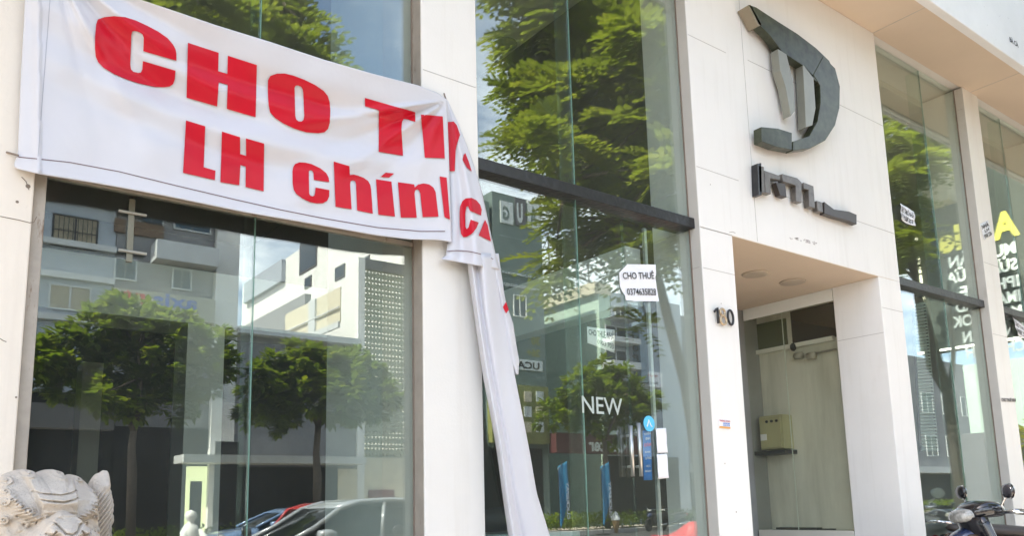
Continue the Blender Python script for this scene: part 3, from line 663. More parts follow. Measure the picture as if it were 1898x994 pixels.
def tailY(u, v): return -.055-.03*v-.055*math.sin(min(1, u*1.05)*math.pi)**.8 - .035*math.exp(-((u-.14)/.08)**2) + .022*math.exp(-((u-.30)/.10)**2)+.010*math.sin(u*9+v*6)-.012*math.sin(v*17+u*3)*max(0, v-.55)
MB().grid(loft(TAIL, tailY, 34)).build('hanging_tail', M_VINYL, ban, smooth=True, solid=.0015)
FLAP = [(470, 900, 924, 0), (500, 910, 928, 0), (560, 925, 937, 0), (600, 930, 951, 0), (640, 935, 957, 0), (668, 940, 962, 0), (695, 955, 961, 0)]
MB().grid(loft(FLAP, lambda u, v: -.040-.03*math.sin(u*3.1))).build('rear_flap', M_VINYL, ban, smooth=True, solid=.0015)
MB().poly([(p[0], -.075, p[2]) for p in (F(931, 570, -.07), F(937, 560, -.07), F(942, 575, -.07), F(937, 582, -.07))]).build('rear_lettering', M_VRED, ban)
p = F(829, 184, -.03); q = F(823, 176, -.0)
MB().tube([(p[0], -.02, p[2]), (q[0], .0, q[2]+.01)], .004, 6).build('tie', M_CRACK, ban)
p = F(34, 288, -.03); q = F(12, 282, 0)
MB().tube([(p[0], -.03, p[2]), (q[0], 0, q[2])], .004, 6).build('tie', M_CRACK, ban)

# ================================================================== STONE LION
LY = -1.2
lion = thing('stone_lion', 'carved pale stone guardian lion with curled mane in front of the left window', 'statue', F(92, 965, LY))
SIL = [(-20, 965), (-17, 925), (-8, 897), (4, 882), (18, 875), (27, 872), (36, 868.5), (50, 867), (63, 869), (72, 876), (80, 872), (93, 868), (107, 867.5), (118, 871), (126, 881), (137, 877), (150, 880), (160, 888), (168, 898), (173, 913), (176, 935), (178, 960), (176, 990), (165, 1030), (130, 1066), (92, 1074), (50, 1066), (8, 1030), (-14, 1000)]
cxl, cyl = 86., 968.
ang = np.array([math.atan2(y-cyl, x-cxl) for x, y in SIL]); rad = np.array([math.hypot(x-cxl, y-cyl) for x, y in SIL]); o_ = np.argsort(ang); ang, rad = ang[o_], rad[o_]
ang2 = np.concatenate([ang-2*math.pi, ang, ang+2*math.pi]); rad2 = np.tile(rad, 3)
def G(x, y, cx, cy, sx, sy=None, p=2): sy = sy or sx; return math.exp(-(abs((x-cx)/sx)**p+abs((y-cy)/sy)**p))
def seg(x, y, pts, w):                       # closeness to a polyline
    best = 1e9
    for (ax, ay), (bx, by) in zip(pts[:-1], pts[1:]):
        dx, dy = bx-ax, by-ay; t = max(0, min(1, ((x-ax)*dx+(y-ay)*dy)/(dx*dx+dy*dy+1e-9))); best = min(best, (x-ax-t*dx)**2+(y-ay-t*dy)**2)
    return math.exp(-best/(w*w))
def spiral(x, y, cx, cy, r, s=1, turns=2.0, rot=0):
    dx, dy = x-cx, y-cy; d = math.hypot(dx, dy*1.25)
    if d > r*1.25: return 0
    a = math.atan2(dy, dx)*s+rot; ph = d/r*turns*2*math.pi-a
    return (.5+.5*math.cos(ph))*max(0, 1-(d/(r*1.25))**4)
def sst(e0, e1, x): t = max(0, min(1, (x-e0)/(e1-e0))); return t*t*(3-2*t)
CURLS = [(50, 876, 21, 1, 1.8), (106, 877, 19, -1, 1.8), (8, 890, 16, 1, 1.6), (141, 889, 12, -1, 1.4), (23, 941, 9, 1, 1.5), (37, 949, 9.5, -1, 1.5), (161, 938, 8, -1, 1.5), (3, 913, 11, 1, 1.6), (-3, 935, 12, -1, 1.6), (8, 930, 8, 1, 1.4), (166, 913, 8, 1, 1.4), (168, 960, 9, -1, 1.4), (-4, 965, 12, 1, 1.5), (149, 948, 7, 1, 1.2), (170, 985, 11, 1, 1.5)]
def relief(x, y):
    h = 0
    # three forehead plates
    xl = 40+(y-888)*.27; xr = 130-(y-886)*.13
    h += .014*sst(xl-4, xl+4, x)*(1-sst(xr-4, xr+4, x))*(1-sst(950, 962, y))*sst(880, 890, y)
    h += -.004*math.exp(-((x-xl)/3)**2)*(1-sst(945, 960, y))-.004*math.exp(-((x-xr)/3)**2)*(1-sst(945, 960, y))
    h += .010*math.exp(-((y-925-.0012*(x-92)**2*-1)/26)**2)*sst(xl, xl+5, x)*(1-sst(xr-5, xr, x))
    for pts in ([(49, 915), (62, 919.5), (95, 922), (115, 918), (128, 912)], [(55, 930), (70, 933), (95, 935), (112, 931), (126, 926)]): h -= .010*seg(x, y, pts, 1.6)
    h += .008*sst(922, 935, y)*(1-sst(935, 950, y))*sst(xl, xl+4, x)*(1-sst(xr-4, xr, x))
    # curls
    for cx, cy, r, s, tn in CURLS:
        d2 = ((x-cx)**2+((y-cy)*1.15)**2)/(r*r)
        if d2 < 4: h += .020*(r/16)*math.exp(-d2*1.1) + .010*spiral(x, y, cx, cy, r, s, tn)*math.exp(-d2*.5)
    # brows sweeping down to the nose
    for pts, k in (([(12, 925), (22, 952), (44, 962), (62, 966)], .022), ([(168, 925), (160, 948), (140, 957), (122, 964)], .022)):
        b = seg(x, y, pts, 9); h += k*b
        h -= .007*b*(.5+.5*math.cos((y-.35*abs(x-92))*.95))
    # eye sockets and eyes
    for ex, ey, s in ((28, 977, 1), (148, 975, -1)):
        h -= .032*G(x, y, ex+4*s, ey, 24, 12); h += .026*G(x, y, ex, ey+1, 15, 10, 3); h -= .007*G(x, y, ex+4*s, ey-4, 2.6)
    h -= .012*seg(x, y, [(60, 962), (52, 968), (38, 964), (20, 958)], 3)+.012*seg(x, y, [(122, 963), (132, 967), (146, 962), (164, 956)], 3)
    # muzzle: roof-shaped ridge that widens downward
    ridge_w = 8+(y-951)*1.55
    if y > 946:
        m = 1-sst(ridge_w*.72, ridge_w*1.06, abs(x-93)); h += (.050+.0010*min(40, y-951))*m*sst(948, 958, y)
        h += .018*G(x, y, 93, 984, 26, 22)
    h += .020*G(x, y, 62, 983, 11, 9)+.020*G(x, y, 123, 983, 11, 9)
    for pts in ([(51, 975), (54, 968), (66, 966), (75, 976), (84, 988), (95, 990), (104, 985), (114, 972), (121, 969), (131, 978)], [(54, 988), (62, 992), (68, 985)], [(131, 978), (128, 988), (118, 990), (113, 984)]): h -= .010*seg(x, y, pts, 1.7)
    for k in range(4): h -= .003*seg(x, y, [(74+k*3, 960+k*.8), (79+k*3, 966)], 1.0)
    h -= .018*G(x, y, 70, 994, 6, 5)+.018*G(x, y, 116, 994, 6, 5)
    # mouth and chin below
    h -= .03*seg(x, y, [(40, 1025), (66, 1016), (93, 1018), (120, 1016), (146, 1025)], 7); h += .02*G(x, y, 93, 1045, 30, 14)
    # cheeks
    h += .020*G(x, y, 168, 995, 14, 20)+.020*G(x, y, 0, 1000, 16, 22)
    return h
NA, NR = 420, 170; lm = MB(); rows = []
for i in range(NR+1):
    r = (i/NR)**.85; row = []
    for k in range(NA):
        a = -math.pi+2*math.pi*k/NA; rr_ = float(np.interp(a, ang2, rad2))*r; x, y = cxl+rr_*math.cos(a), cyl+rr_*math.sin(a)
        dome = .15*math.sqrt(max(0, 1-r**2.6)); edge = 1-sst(.93, 1.0, r)
        p = F(x, y, LY); row.append((p[0], LY-dome-1.4*relief(x, y)*(.25+.75*edge)+.10*max(0, (930-y)/60), p[2]))
    row.append(row[0]); rows.append(row)
back = []
for i in range(NR//6, -1, -1):
    r = i/(NR//6); row = []
    for k in range(NA):
        a = -math.pi+2*math.pi*k/NA; rr_ = float(np.interp(a, ang2, rad2))*r; x, y = cxl+rr_*math.cos(a), cyl+rr_*math.sin(a)
        p = F(x, y, LY); row.append((p[0], LY+.13*math.sqrt(max(0, 1-r**2.6))+.10*max(0, (930-y)/60), p[2]))
    row.append(row[0]); back.append(row)
lm.grid(rows+back[1:])
lm.build('head', M_STONE, lion, smooth=True)
# side mane with carved strands and a flame tip
SM = [(150, 1050), (156, 960), (160, 905), (166, 893), (176, 880), (184, 877), (190, 872.5), (198, 873.5), (201, 885), (199.5, 903), (204, 910), (204.5, 918), (207, 930), (207.5, 945), (206, 953), (208.5, 963), (207, 972), (204, 978), (203.5, 990), (205, 1010), (198, 1050)]
ca, cb = 181., 950.; NA2 = 240
an = np.array([math.atan2(y-cb, x-ca) for x, y in SM]); ra = np.array([math.hypot(x-ca, y-cb) for x, y in SM]); oo = np.argsort(an); an, ra = an[oo], ra[oo]
an2 = np.concatenate([an-2*math.pi, an, an+2*math.pi]); ra2 = np.tile(ra, 3); rows = []
for i in range(80):
    r = i/79; row = []
    for k in range(NA2):
        a = -math.pi+2*math.pi*k/NA2; q = float(np.interp(a, an2, ra2))*r; x, y = ca+q*math.cos(a), cb+q*math.sin(a)
        st_ = sst(908, 922, y); g = st_*.0045*math.cos((x*.80+y*.62)*1.02)
        g += (1-st_)*(.012*G(x, y, 190, 903, 10, 8)-.006*seg(x, y, [(176, 918), (188, 921), (196, 915), (203, 905)], 2))
        p = F(x, y, LY+.05); row.append((p[0], LY+.05-.07*math.sqrt(max(0, 1-r**2.4))-g*(1-sst(.9, 1, r)), p[2]))
    row.append(row[0]); rows.append(row)
for i in range(12, -1, -1):
    r = i/12; row = []
    for k in range(NA2):
        a = -math.pi+2*math.pi*k/NA2; q = float(np.interp(a, an2, ra2))*r; p = F(ca+q*math.cos(a), cb+q*math.sin(a), LY+.05)
        row.append((p[0], LY+.05+.05*math.sqrt(max(0, 1-r**2.4)), p[2]))
    row.append(row[0]); rows.append(row)
MB().grid(rows).build('mane', M_STONE, lion, smooth=True)
hx, _, hz = F(90, 1040, LY)
MB().tube([(hx, LY+.02, hz+.02), (hx, LY+.05, hz-.12), (hx, LY+.10, hz-.28), (hx, LY+.16, hz-.42)], [.10, .15, .17, .16], 20).build('body', M_STONE, lion, smooth=True)
for s in (-1, 1):
    MB().tube([(hx+s*.09, LY-.01, hz-.05), (hx+s*.10, LY-.05, hz-.22), (hx+s*.10, LY-.05, hz-.40), (hx+s*.10, LY-.11, hz-.43)], [.06, .055, .05, .055], 14).build('foreleg', M_STONE, lion, smooth=True)
    MB().ell((hx+s*.14, LY+.17, hz-.34), (.08, .13, .11)).build('haunch', M_STONE, lion, smooth=True)
MB().box(hx-.26, hx+.26, LY-.22, LY+.40, .62, hz-.46).build('base_slab', M_STONE, lion, bevel=.015)
tag(MB().box(hx-.22, hx+.22, LY-.18, LY+.36, .06, .615).box(hx-.30, hx+.30, LY-.26, LY+.44, .0, .058).build('plinth', pm('granite', (.35, .33, .31), .6), bevel=.01), 'stone block under the carved lion', 'plinth')

# ================================================================== SCOOTERS
M_BK = pm('black_gloss_plastic', (.012, .012, .016), .16, var=.2, coat=.6); M_BKM = pm('black_rubber', (.02, .02, .02), .6)
M_CHR = pm('chrome', (.75, .75, .75), .12, 1); M_LAMP = pm('headlight_lens', (.34, .34, .32), .06, var=.6, scale=30, coat=.8)
M_NAVY = pm('dark_blue_gloss', (.02, .035, .09), .15, coat=.8); M_SEAT = pm('seat_vinyl', (.06, .05, .045), .45)
M_TYRE = pm('tyre_rubber', (.02, .02, .02), .8); M_RED = pm('red_gloss', (.42, .015, .02), .2, coat=.6)
def loft_sec(secs, n=14):
    """secs: (x, zc, halfwidth, halfheight, power)"""
    rows = []
    for x, zc, w, h, p in secs:
        row = []
        for k in range(n):
            a = 2*math.pi*k/n; c, s = math.cos(a), math.sin(a)
            row.append((x, math.copysign(abs(c)**p, c)*w, zc+math.copysign(abs(s)**p, s)*h))
        row.append(row[0]); rows.append(row)
    m = MB().grid(rows); b = len(m.v); m.poly(rows[0][:-1]); m.poly(rows[-1][:-1]); return m
def make_scooter(label, mat, loc, rz, group=None, scale=1.0):
    t = thing('motor_scooter', label, 'scooter', loc, rz, group); t.scale = (scale,)*3
    B = lambda m, name, mt, par=t, **k: m.build(name, mt, par, local=True, **k)
    # x forward; front axle x=.62, rear axle x=-.60
    for ax in (.62, -.60):
        w = B(MB().lathe([(.17, -.035), (.25, -.04), (.275, -.02), (.28, 0), (.275, .02), (.25, .04), (.17, .035), (.17, -.035)], (ax, 0, .28), 28, 'y'), 'wheel', M_TYRE, smooth=True)
        B(MB().lathe([(.02, -.03), (.03, -.032), (.17, -.02), (.172, .02), (.03, .032), (.02, .03)], (ax, 0, .28), 20, 'y'), 'rim', M_STEEL, w)
    B(loft_sec([(.36, .50, .02, .03, .8), (.45, .56, .07, .05, .8), (.62, .585, .085, .05, .8), (.78, .54, .07, .05, .8), (.88, .44, .02, .03, .8)]), 'front_fender', mat, smooth=True, sub=1)
    B(MB().tube([(.62, .07, .28), (.52, .06, .62), (.44, .03, .86)], [.025, .03, .03], 10).tube([(.62, -.07, .28), (.52, -.06, .62), (.44, -.03, .86)], [.025, .03, .03], 10), 'fork', M_BKM, smooth=True)
    B(MB().grid([[(.52-.10*abs(v)**2-.16*(u), v*(.16+.06*math.sin(u*2.6)), .93-u*.62) for v in np.linspace(-1, 1, 11)] for u in np.linspace(0, 1, 12)]), 'leg_shield', mat, smooth=True, solid=.03)
    B(loft_sec([(.34, .72, .10, .10, .8), (.46, .74, .13, .14, .8), (.58, .72, .10, .12, .8), (.66, .68, .03, .05, .9)]), 'front_panel', M_NAVY, smooth=True, sub=1)
    B(loft_sec([(-.28, .42, .10, .09, .7), (.0, .36, .13, .05, .6), (.30, .36, .13, .05, .6), (.36, .40, .10, .05, .7)]), 'floorboard', M_BKM, smooth=True)
    B(loft_sec([(.22, .96, .03, .03, .8), (.28, .98, .15, .055, .7), (.38, .985, .17, .065, .7), (.48, .965, .14, .07, .8), (.54, .94, .03, .03, .9)]), 'handle_cover', M_BK, smooth=True, sub=1)
    h = B(loft_sec([(.42, .955, .125, .052, .75), (.50, .945, .118, .056, .8), (.555, .93, .095, .046, .8), (.58, .92, .05, .025, .9)]), 'headlight', M_LAMP, smooth=True, sub=1)
    for s in (-1, 1):
        B(MB().tube([(.36, s*.12, .965), (.31, s*.24, .965), (.28, s*.31, .965)], [.018, .014, .013], 10), 'handlebar', M_CHR, smooth=True)
        g = B(MB().tube([(.283, s*.26, .965), (.252, s*.385, .96)], [.019, .019], 12), 'grip', M_BKM, smooth=True)
        B(MB().tube([(.36, s*.25, .965), (.36, s*.30, .97), (.315, s*.40, .96)], [.006, .006, .005], 8), 'brake_lever', M_CHR, smooth=True)
        B(MB().tube([(.33, s*.20, .965), (.35, s*.22, 1.01), (.34, s*.275, 1.07)], .006, 8), 'mirror_stalk', M_CHR, smooth=True)
        mr = B(MB().ell((.345, s*.30, 1.10), (.022, .065, .048)), 'mirror', M_BK, smooth=True)
        B(MB().lathe([(0, .3225), (.050, .3225), (.052, .326)], (0, 0, 0), 20, 'x'), 'mirror_glass', M_CHR, mr).location = (0, s*.30, 1.10)
        B(MB().ell((.52, s*.15, .80), (.045, .022, .02)), 'indicator', pm('smoked_lens', (.06, .035, .02), .15), smooth=True)
    B(loft_sec([(.10, .70, .08, .03, .8), (-.05, .745, .13, .05, .7), (-.35, .775, .15, .055, .7), (-.62, .80, .13, .05, .7), (-.82, .81, .04, .03, .9)]), 'seat', M_SEAT, smooth=True, sub=1)
    B(loft_sec([(-.12, .55, .10, .12, .8), (-.35, .60, .16, .14, .75), (-.62, .66, .14, .10, .75), (-.90, .72, .05, .05, .9)]), 'tail_body', mat, smooth=True, sub=1)
    B(MB().ell((-.90, 0, .72), (.03, .07, .035)), 'tail_light', M_RED, smooth=True)
    B(MB().tube([(-.80, .10, .85), (-.93, .08, .87), (-.93, -.08, .87), (-.80, -.10, .85)], .012, 8), 'grab_rail', M_CHR, smooth=True)
    B(MB().tube([(-.25, -.15, .28), (-.55, -.16, .30), (-.85, -.16, .36)], [.03, .05, .055], 12), 'exhaust', M_STEEL, smooth=True)
    B(MB().tube([(-.15, .10, .30), (-.20, .22, .02)], .012, 8), 'kickstand', M_CHR)
    return t
hd = F(1782, 958, -.75)
sc0 = make_scooter('black scooter with round mirrors parked before the window right of the entrance', M_BK, (6.68, -.97, .15), R(141.5), 'scooters parked along the street', 1.05)
sc1 = dup(sc0, (8.15, -.47, .15), R(-40), 'scooter at the right edge showing only its dark saddle', scale=1.05)
near = [((3.9, -2.9, 0), 100, 'scooter reflected at the foot of the second window beside the hanging banner end'), ((13.6, -3.3, 0), 64, 'first dark scooter reflected low in the window right of the entrance'), ((14.4, -3.5, 0), 96, 'second dark scooter reflected low in the window right of the entrance'),
        ((15.2, -3.4, 0), 80, 'third dark scooter reflected low in the window right of the entrance'), ((2.45, -4.3, 0), 15, 'dark scooter reflected low in the left window beside the small white statue')]
for loc, rz, lab in near: dup(sc0, loc, R(rz), lab, scale=1.0)
for k, (px, lab) in enumerate(((1215, 'far scooter reflected at the hedge end under the tree'), (1245, 'far scooter reflected beside the red cover in the second window'), (430, 'far scooter reflected behind the glass fin of the left window'))):
    p = RF(px, 950, 24); dup(sc0, (p[0], -24, -.15), R(170+k*20), lab, scale=1.05)
# red covered scooter in the second window
p = RF(1255, 985, 3.2)
rc = thing('covered_scooter', 'parked scooter under a bright red cover reflected in the second window', 'scooter', (p[0], -3.2, 0), R(80)); rc.scale = (.6, .55, .95)
loft_sec([(-.9, .55, .12, .30, .9), (-.6, .60, .24, .36, .8), (-.2, .55, .22, .34, .8), (.2, .62, .26, .45, .8), (.42, .72, .40, .42, .7), (.62, .62, .24, .38, .9), (.85, .45, .08, .28, 1)], 20).build('cover', pm('red_sheet', (.55, .03, .03), .5, bump=.6, bscale=12), rc, local=True, smooth=True, sub=1)
for ax in (.62, -.60): MB().lathe([(.17, -.035), (.26, -.04), (.28, 0), (.26, .04), (.17, .035)], (ax, 0, .28), 24, 'y').build('wheel', M_TYRE, rc, local=True, smooth=True)

# ================================================================== small things
# white statue on the kerb, seen in the left window
p = RF(352, 1010, 4.2); M_PLAS = pm('white_plaster', (.80, .80, .78), .6)
ws = thing('garden_statue', 'small white statue of a robed figure reaching out, reflected in the left window', 'statue', (p[0], -4.2, 0))
bx = p[0]; zt = RF(352, 946, 4.2)[2]; hs = .62
MB().lathe([(.0, zt-hs), (.11, zt-hs), (.105, zt-hs+.06), (.085, zt-.38), (.075, zt-.30), (.088, zt-.20), (.06, zt-.145), (.026, zt-.12), (.030, zt-.10), (.050, zt-.075), (.052, zt-.05), (.04, zt-.02), (0, zt)], (bx, -4.2, 0), 22).build('figure', M_PLAS, ws, smooth=True)
MB().tube([(bx+.06, -4.17, zt-.20), (bx+.12, -4.10, zt-.28), (bx+.20, -4.08, zt-.29)], [.035, .028, .02], 12).build('arm', M_PLAS, ws, smooth=True)
MB().tube([(bx-.06, -4.17, zt-.20), (bx-.09, -4.12, zt-.30), (bx-.03, -4.08, zt-.34)], [.035, .028, .02], 12).build('arm', M_PLAS, ws, smooth=True)
MB().box(bx-.16, bx+.16, -4.36, -4.04, 0, zt-hs).build('pedestal', M_STONE, ws, bevel=.01)
# electrical box in the hall, on its right-hand wall
WXX = 6.897
def WX(px, py, X=WXX): r = ray(px, py); t = X/r[0]; return (X, r[1]*t-CAM_D, EYE+r[2]*t)
e0, e1 = WX(1405, 773, 6.72), WX(1452, 832, 6.72)
eb = thing('electrical_box', 'beige electrical box with three knobs inside the entrance hall', 'electrical box', (6.8, (e0[1]+e1[1])/2, e1[2]))
M_BOX = pm('beige_enamel', (.42, .40, .22), .45)
MB().box(6.735, WXX, e1[1], e0[1], e1[2], e0[2]).build('cabinet', M_BOX, eb, bevel=.006)
MB().box(6.715, 6.734, e1[1]+.012, e0[1]-.012, e1[2]+.015, e0[2]-.015).build('door', M_BOX, eb, bevel=.004)
for k in range(3): MB().lathe([(0, 6.70), (.012, 6.702), (.014, 6.714)], (0, e0[1]-.10-.055*k, e0[2]-.06), 12, 'x').build('knob', M_INK, eb)
MB().box(6.711, 6.7145, e1[1]+.17, e1[1]+.24, e1[2]+.09, e1[2]+.15).build('label_plate', M_PAPER, eb)
tag(MB().box(6.70, WXX, e1[1]-.03, e0[1]+.10, e1[2]-.05, e1[2]-.012).build('wall_shelf', M_INDARK, bevel=.003), 'dark shelf under the electrical box in the entrance hall', 'shelf')
cb_ = [WX(x, y, 6.86) for x, y in ((1393, 760), (1396, 790), (1400, 830), (1405, 870), (1406, 920), (1404, 965))]
cable = tag(MB().tube(cb_, .012, 6).tube([cb_[2], WX(1408, 838, 6.86), WX(1415, 858, 6.86)], .008, 5).build('cable', M_INK, smooth=True), 'black cable bundle hanging down left of the electrical box', 'cable')
fx = thing('wall_lamp', 'two small lamp heads on a rail high in the entrance hall', 'lamp', WX(1490, 660))
a, b = WX(1470, 662, 6.87), WX(1550, 648, 6.87); MB().tube([a, b], .010, 8).build('rail', M_STEEL, fx)
for px, py in ((1480, 660), (1504, 660)): c = WX(px, py, 6.84); MB().lathe([(.0, -.04), (.035, -.04), (.03, .04), (0, .05)], c, 14, 'y').build('lamp_head', pm('lamp_grey', (.4, .38, .32), .5), fx, smooth=True)
p = WX(1470, 644, 6.84); tag(MB().ell(p, (.03, .03, .04)).tube([(p[0], p[1], p[2]), (WXX-.002, p[1], p[2]+.04)], .01, 6).build('camera_dome', M_INK, smooth=True), 'small black camera dome high in the entrance hall', 'camera')
a, b = WX(1470, 640, 6.89), WX(1546, 560, 6.89); MB().box(6.885, 6.8975, b[1], a[1], a[2], b[2]).build('dark_film', pm('dark_film', (.02, .017, .014), .25), shop)
a, b = WX(1405, 655, 6.88), WX(1455, 590, 6.88); MB().box(6.885, 6.8975, b[1], a[1], a[2], b[2]).build('wall_opening', pm('olive_glass', (.10, .12, .06), .2), shop)
a, b = WX(1400, 655, 6.86), WX(1546, 640, 6.86); MB().box(6.84, 6.8965, b[1], a[1], a[2]-.02, a[2]+.02).build('wall_ledge', M_INW, shop)
a, b = SX_(1443, 984, 6.74), SX_(1520, 983, 6.74)
tag(MB().box(6.70, 6.78, b[1], a[1], zsill+.002, zsill+.022).box(6.72, 6.74, SX_(1550, 980, 6.74)[1], b[1]-.01, zsill+.002, zsill+.014).build('timber_strip', pm('dark_wood', (.03, .025, .02), .6), bevel=.003), 'dark strip of wood lying on the ledge inside the entrance glass', 'plank')
# black bag behind the second window
p = F(925, 966, 1.0)
tag(loft_sec([(-.22, p[2], .02, .02, 1), (-.12, p[2], .12, .075, .9), (.05, p[2]+.02, .14, .09, .9), (.2, p[2]-.01, .10, .06, .9), (.26, p[2]-.02, .02, .02, 1)]).build('black_bag', M_BKM, smooth=True, sub=1), 'crumpled black bag on a pale crate inside the second window', 'bag').location = (p[0], 1.0, 0)
tag(MB().box(p[0]-.35, p[0]+.5, .75, 1.3, .1, p[2]-.085).build('crate', pm('pale_blue_board', (.45, .55, .55), .7), bevel=.01), 'pale crate under the black bag inside the second window', 'crate')
# louvred blind leaning inside the right window
q = [F(1694, 565, .5), F(1716, 560, .5), F(1741, 838, .5), F(1709, 838, .5)]
bl = thing('slatted_blind', 'grey green slatted blind leaning inside the window right of the entrance', 'blind', q[3])
mb = MB(); n = 46
for k in range(n):
    u = k/n; a = np.array(q[0])*(1-u)+np.array(q[3])*u; b = np.array(q[1])*(1-u)+np.array(q[2])*u; hgt = .7*(q[0][2]-q[3][2])/n
    mb.hexa([(a[0], .50, a[2]-hgt), (b[0], .50, b[2]-hgt), (b[0], .53, b[2]-hgt*.8), (a[0], .53, a[2]-hgt*.8)], [(a[0], .50, a[2]), (b[0], .50, b[2]), (b[0], .53, b[2]+.2*hgt), (a[0], .53, a[2]+.2*hgt)])
mb.build('slats', pm('blind_green', (.33, .38, .34), .6), bl)
mb = MB()
for i, j in ((0, 3), (1, 2)): mb.tube([(q[i][0], .515, q[i][2]), (q[j][0], .515, q[j][2])], .012, 6)
mb.build('side_rail', M_BLACK, bl)

# ================================================================== TREES
L_NEAR = leaf_mat('fresh_leaves', (.075, .115, .014), (.16, .21, .028), (.27, .29, .05), .5, 1.6)
L_DARK = leaf_mat('street_leaves', (.045, .080, .008), (.12, .18, .016), (.27, .29, .035), .5, 1.8)
L_YEL = leaf_mat('yellow_green_leaves', (.16, .18, .02), (.26, .27, .03), (.36, .36, .05), .4, 3)
M_BARK = pm('bark', (.16, .12, .09), .9, var=.35, scale=7, bump=.8, bscale=30); M_BARKL = pm('pale_bark', (.30, .26, .21), .9, var=.3, scale=6, bump=.6, bscale=24)
def frame_of(d):
    d = d/np.linalg.norm(d, axis=1, keepdims=True); up = np.tile(np.array([0, 0, 1.]), (len(d), 1)); s = np.cross(d, up); s /= np.linalg.norm(s, axis=1, keepdims=True)+1e-9
    return d, s, np.cross(s, d)
def pinnate(pos, dirs, length, pairs=6, wid=.26):
    """feathery fronds: leaflets as quads along a drooping rachis"""
    d, s, u = frame_of(dirs); n = len(pos); V = []; 
    for k in range(pairs):
        t = (k+.6)/pairs
        c = pos+d*(length*t)[:, None]-np.array([0, 0, 1])*(length*t*t*.35)[:, None]
        ll = (length*wid*(1-.55*abs(t-.45)*1.6))[:, None]; w = (length*.72/pairs)[:, None]
        for sg in (-1, 1):
            tip = c+s*sg*ll+d*ll*.35-u*ll*.12
            V.append(np.stack([c-d*w*.25, c+s*sg*ll*.5+d*(ll*.15-w*.75), tip, c+s*sg*ll*.5+d*(ll*.15+w*.75)], 1))
    V = np.concatenate(V, 0).reshape(-1, 3); Q = np.arange(len(V)).reshape(-1, 4); return V, Q
def simple_leaves(pos, dirs, length):
    d, s, u = frame_of(dirs); L_ = length[:, None]
    V = np.stack([pos, pos+d*L_*.5+s*L_*.28, pos+d*L_-u*L_*.15, pos+d*L_*.5-s*L_*.28], 1).reshape(-1, 3); return V, np.arange(len(V)).reshape(-1, 4)
def tree(name, label, base, trunk, limbs, clumps, n, leaf, mat, feathery=True, bark=M_BARK, group=None, cat='tree', boughs=True):
    """trunk: [(x,y,z,r)], limbs: lists of the same, clumps: (x,y,z,rx,ry,rz) - world space"""
    t = thing(name, label, cat, base, 0, group)
    tm = MB().tube([p[:3] for p in trunk], [p[3] for p in trunk], 12)
    tk = tm.build('trunk', bark, t, smooth=True)
    lm_ = MB(); top = np.array(trunk[-1][:3])
    for l in limbs: lm_.tube([p[:3] for p in l], [p[3] for p in l], 8)
    if boughs:
        for c in clumps:
            q = np.array(c[:3]); src = top
            if limbs:
                cand = [np.array(p[:3]) for l in limbs for p in l[len(l)//2:]]; src = min(cand, key=lambda a: np.linalg.norm(a-q))
            md = (src+q)/2+rng.normal(0, .12, 3)*np.linalg.norm(q-src)*.3; lm_.tube([src, md, q], [.035, .022, .008], 6)
    if lm_.v: lm_.build('limbs', bark, t, smooth=True)
    vol = np.array([c[3]*c[4]*c[5] for c in clumps]); vol = vol**.8/np.sum(vol**.8); Vs = []
    for c, w in zip(clumps, vol):
        m = max(12, int(n*w)); g = rng.normal(size=(m, 3)); g /= np.linalg.norm(g, axis=1, keepdims=True); rr_ = rng.random(m)**.42
        # twig bunches: leaves gather round sub-centres so gaps stay
        nb = max(5, m//(22 if feathery else 34)); bc = rng.normal(size=(nb, 3)); bc /= np.linalg.norm(bc, axis=1, keepdims=True); bc *= (rng.random(nb)**.40)[:, None]
        k = rng.integers(0, nb, m); loc_ = bc[k]*(1 if feathery else 1.12)+g*(rr_*(.23 if feathery else .19))[:, None]
        pos = np.array(c[:3])+loc_*np.array(c[3:6]); dr = g*.7+bc[k]*.8+rng.normal(0, .25, (m, 3)); dr[:, 2] = dr[:, 2]*.45+.05
        Vs.append((pos, dr))
    pos = np.concatenate([a for a, b in Vs]); dr = np.concatenate([b for a, b in Vs]); ln = leaf*(.6+.8*rng.random(len(pos)))
    V, Q = pinnate(pos, dr, ln) if feathery else simple_leaves(pos, dr, ln)
    V = V-np.array(base); np_mesh('crown', V, Q, mat, t); return t
def clump_px(lst, D, depth=None):
    """crown clumps seen at px,py with px radius r"""
    out = []
    for px, py, r in lst:
        dd = D+rng.normal(0, .35 if depth is None else depth); p = RF(px, py, dd); q = RF(px+r, py, dd); rr_ = abs(q[0]-p[0])*.9; zz_ = abs(RF(px, py-r, dd)[2]-p[2]); out.append((p[0], p[1], p[2], (rr_+zz_)/2, (rr_+zz_)/2*1.1, zz_*.9))
    return out
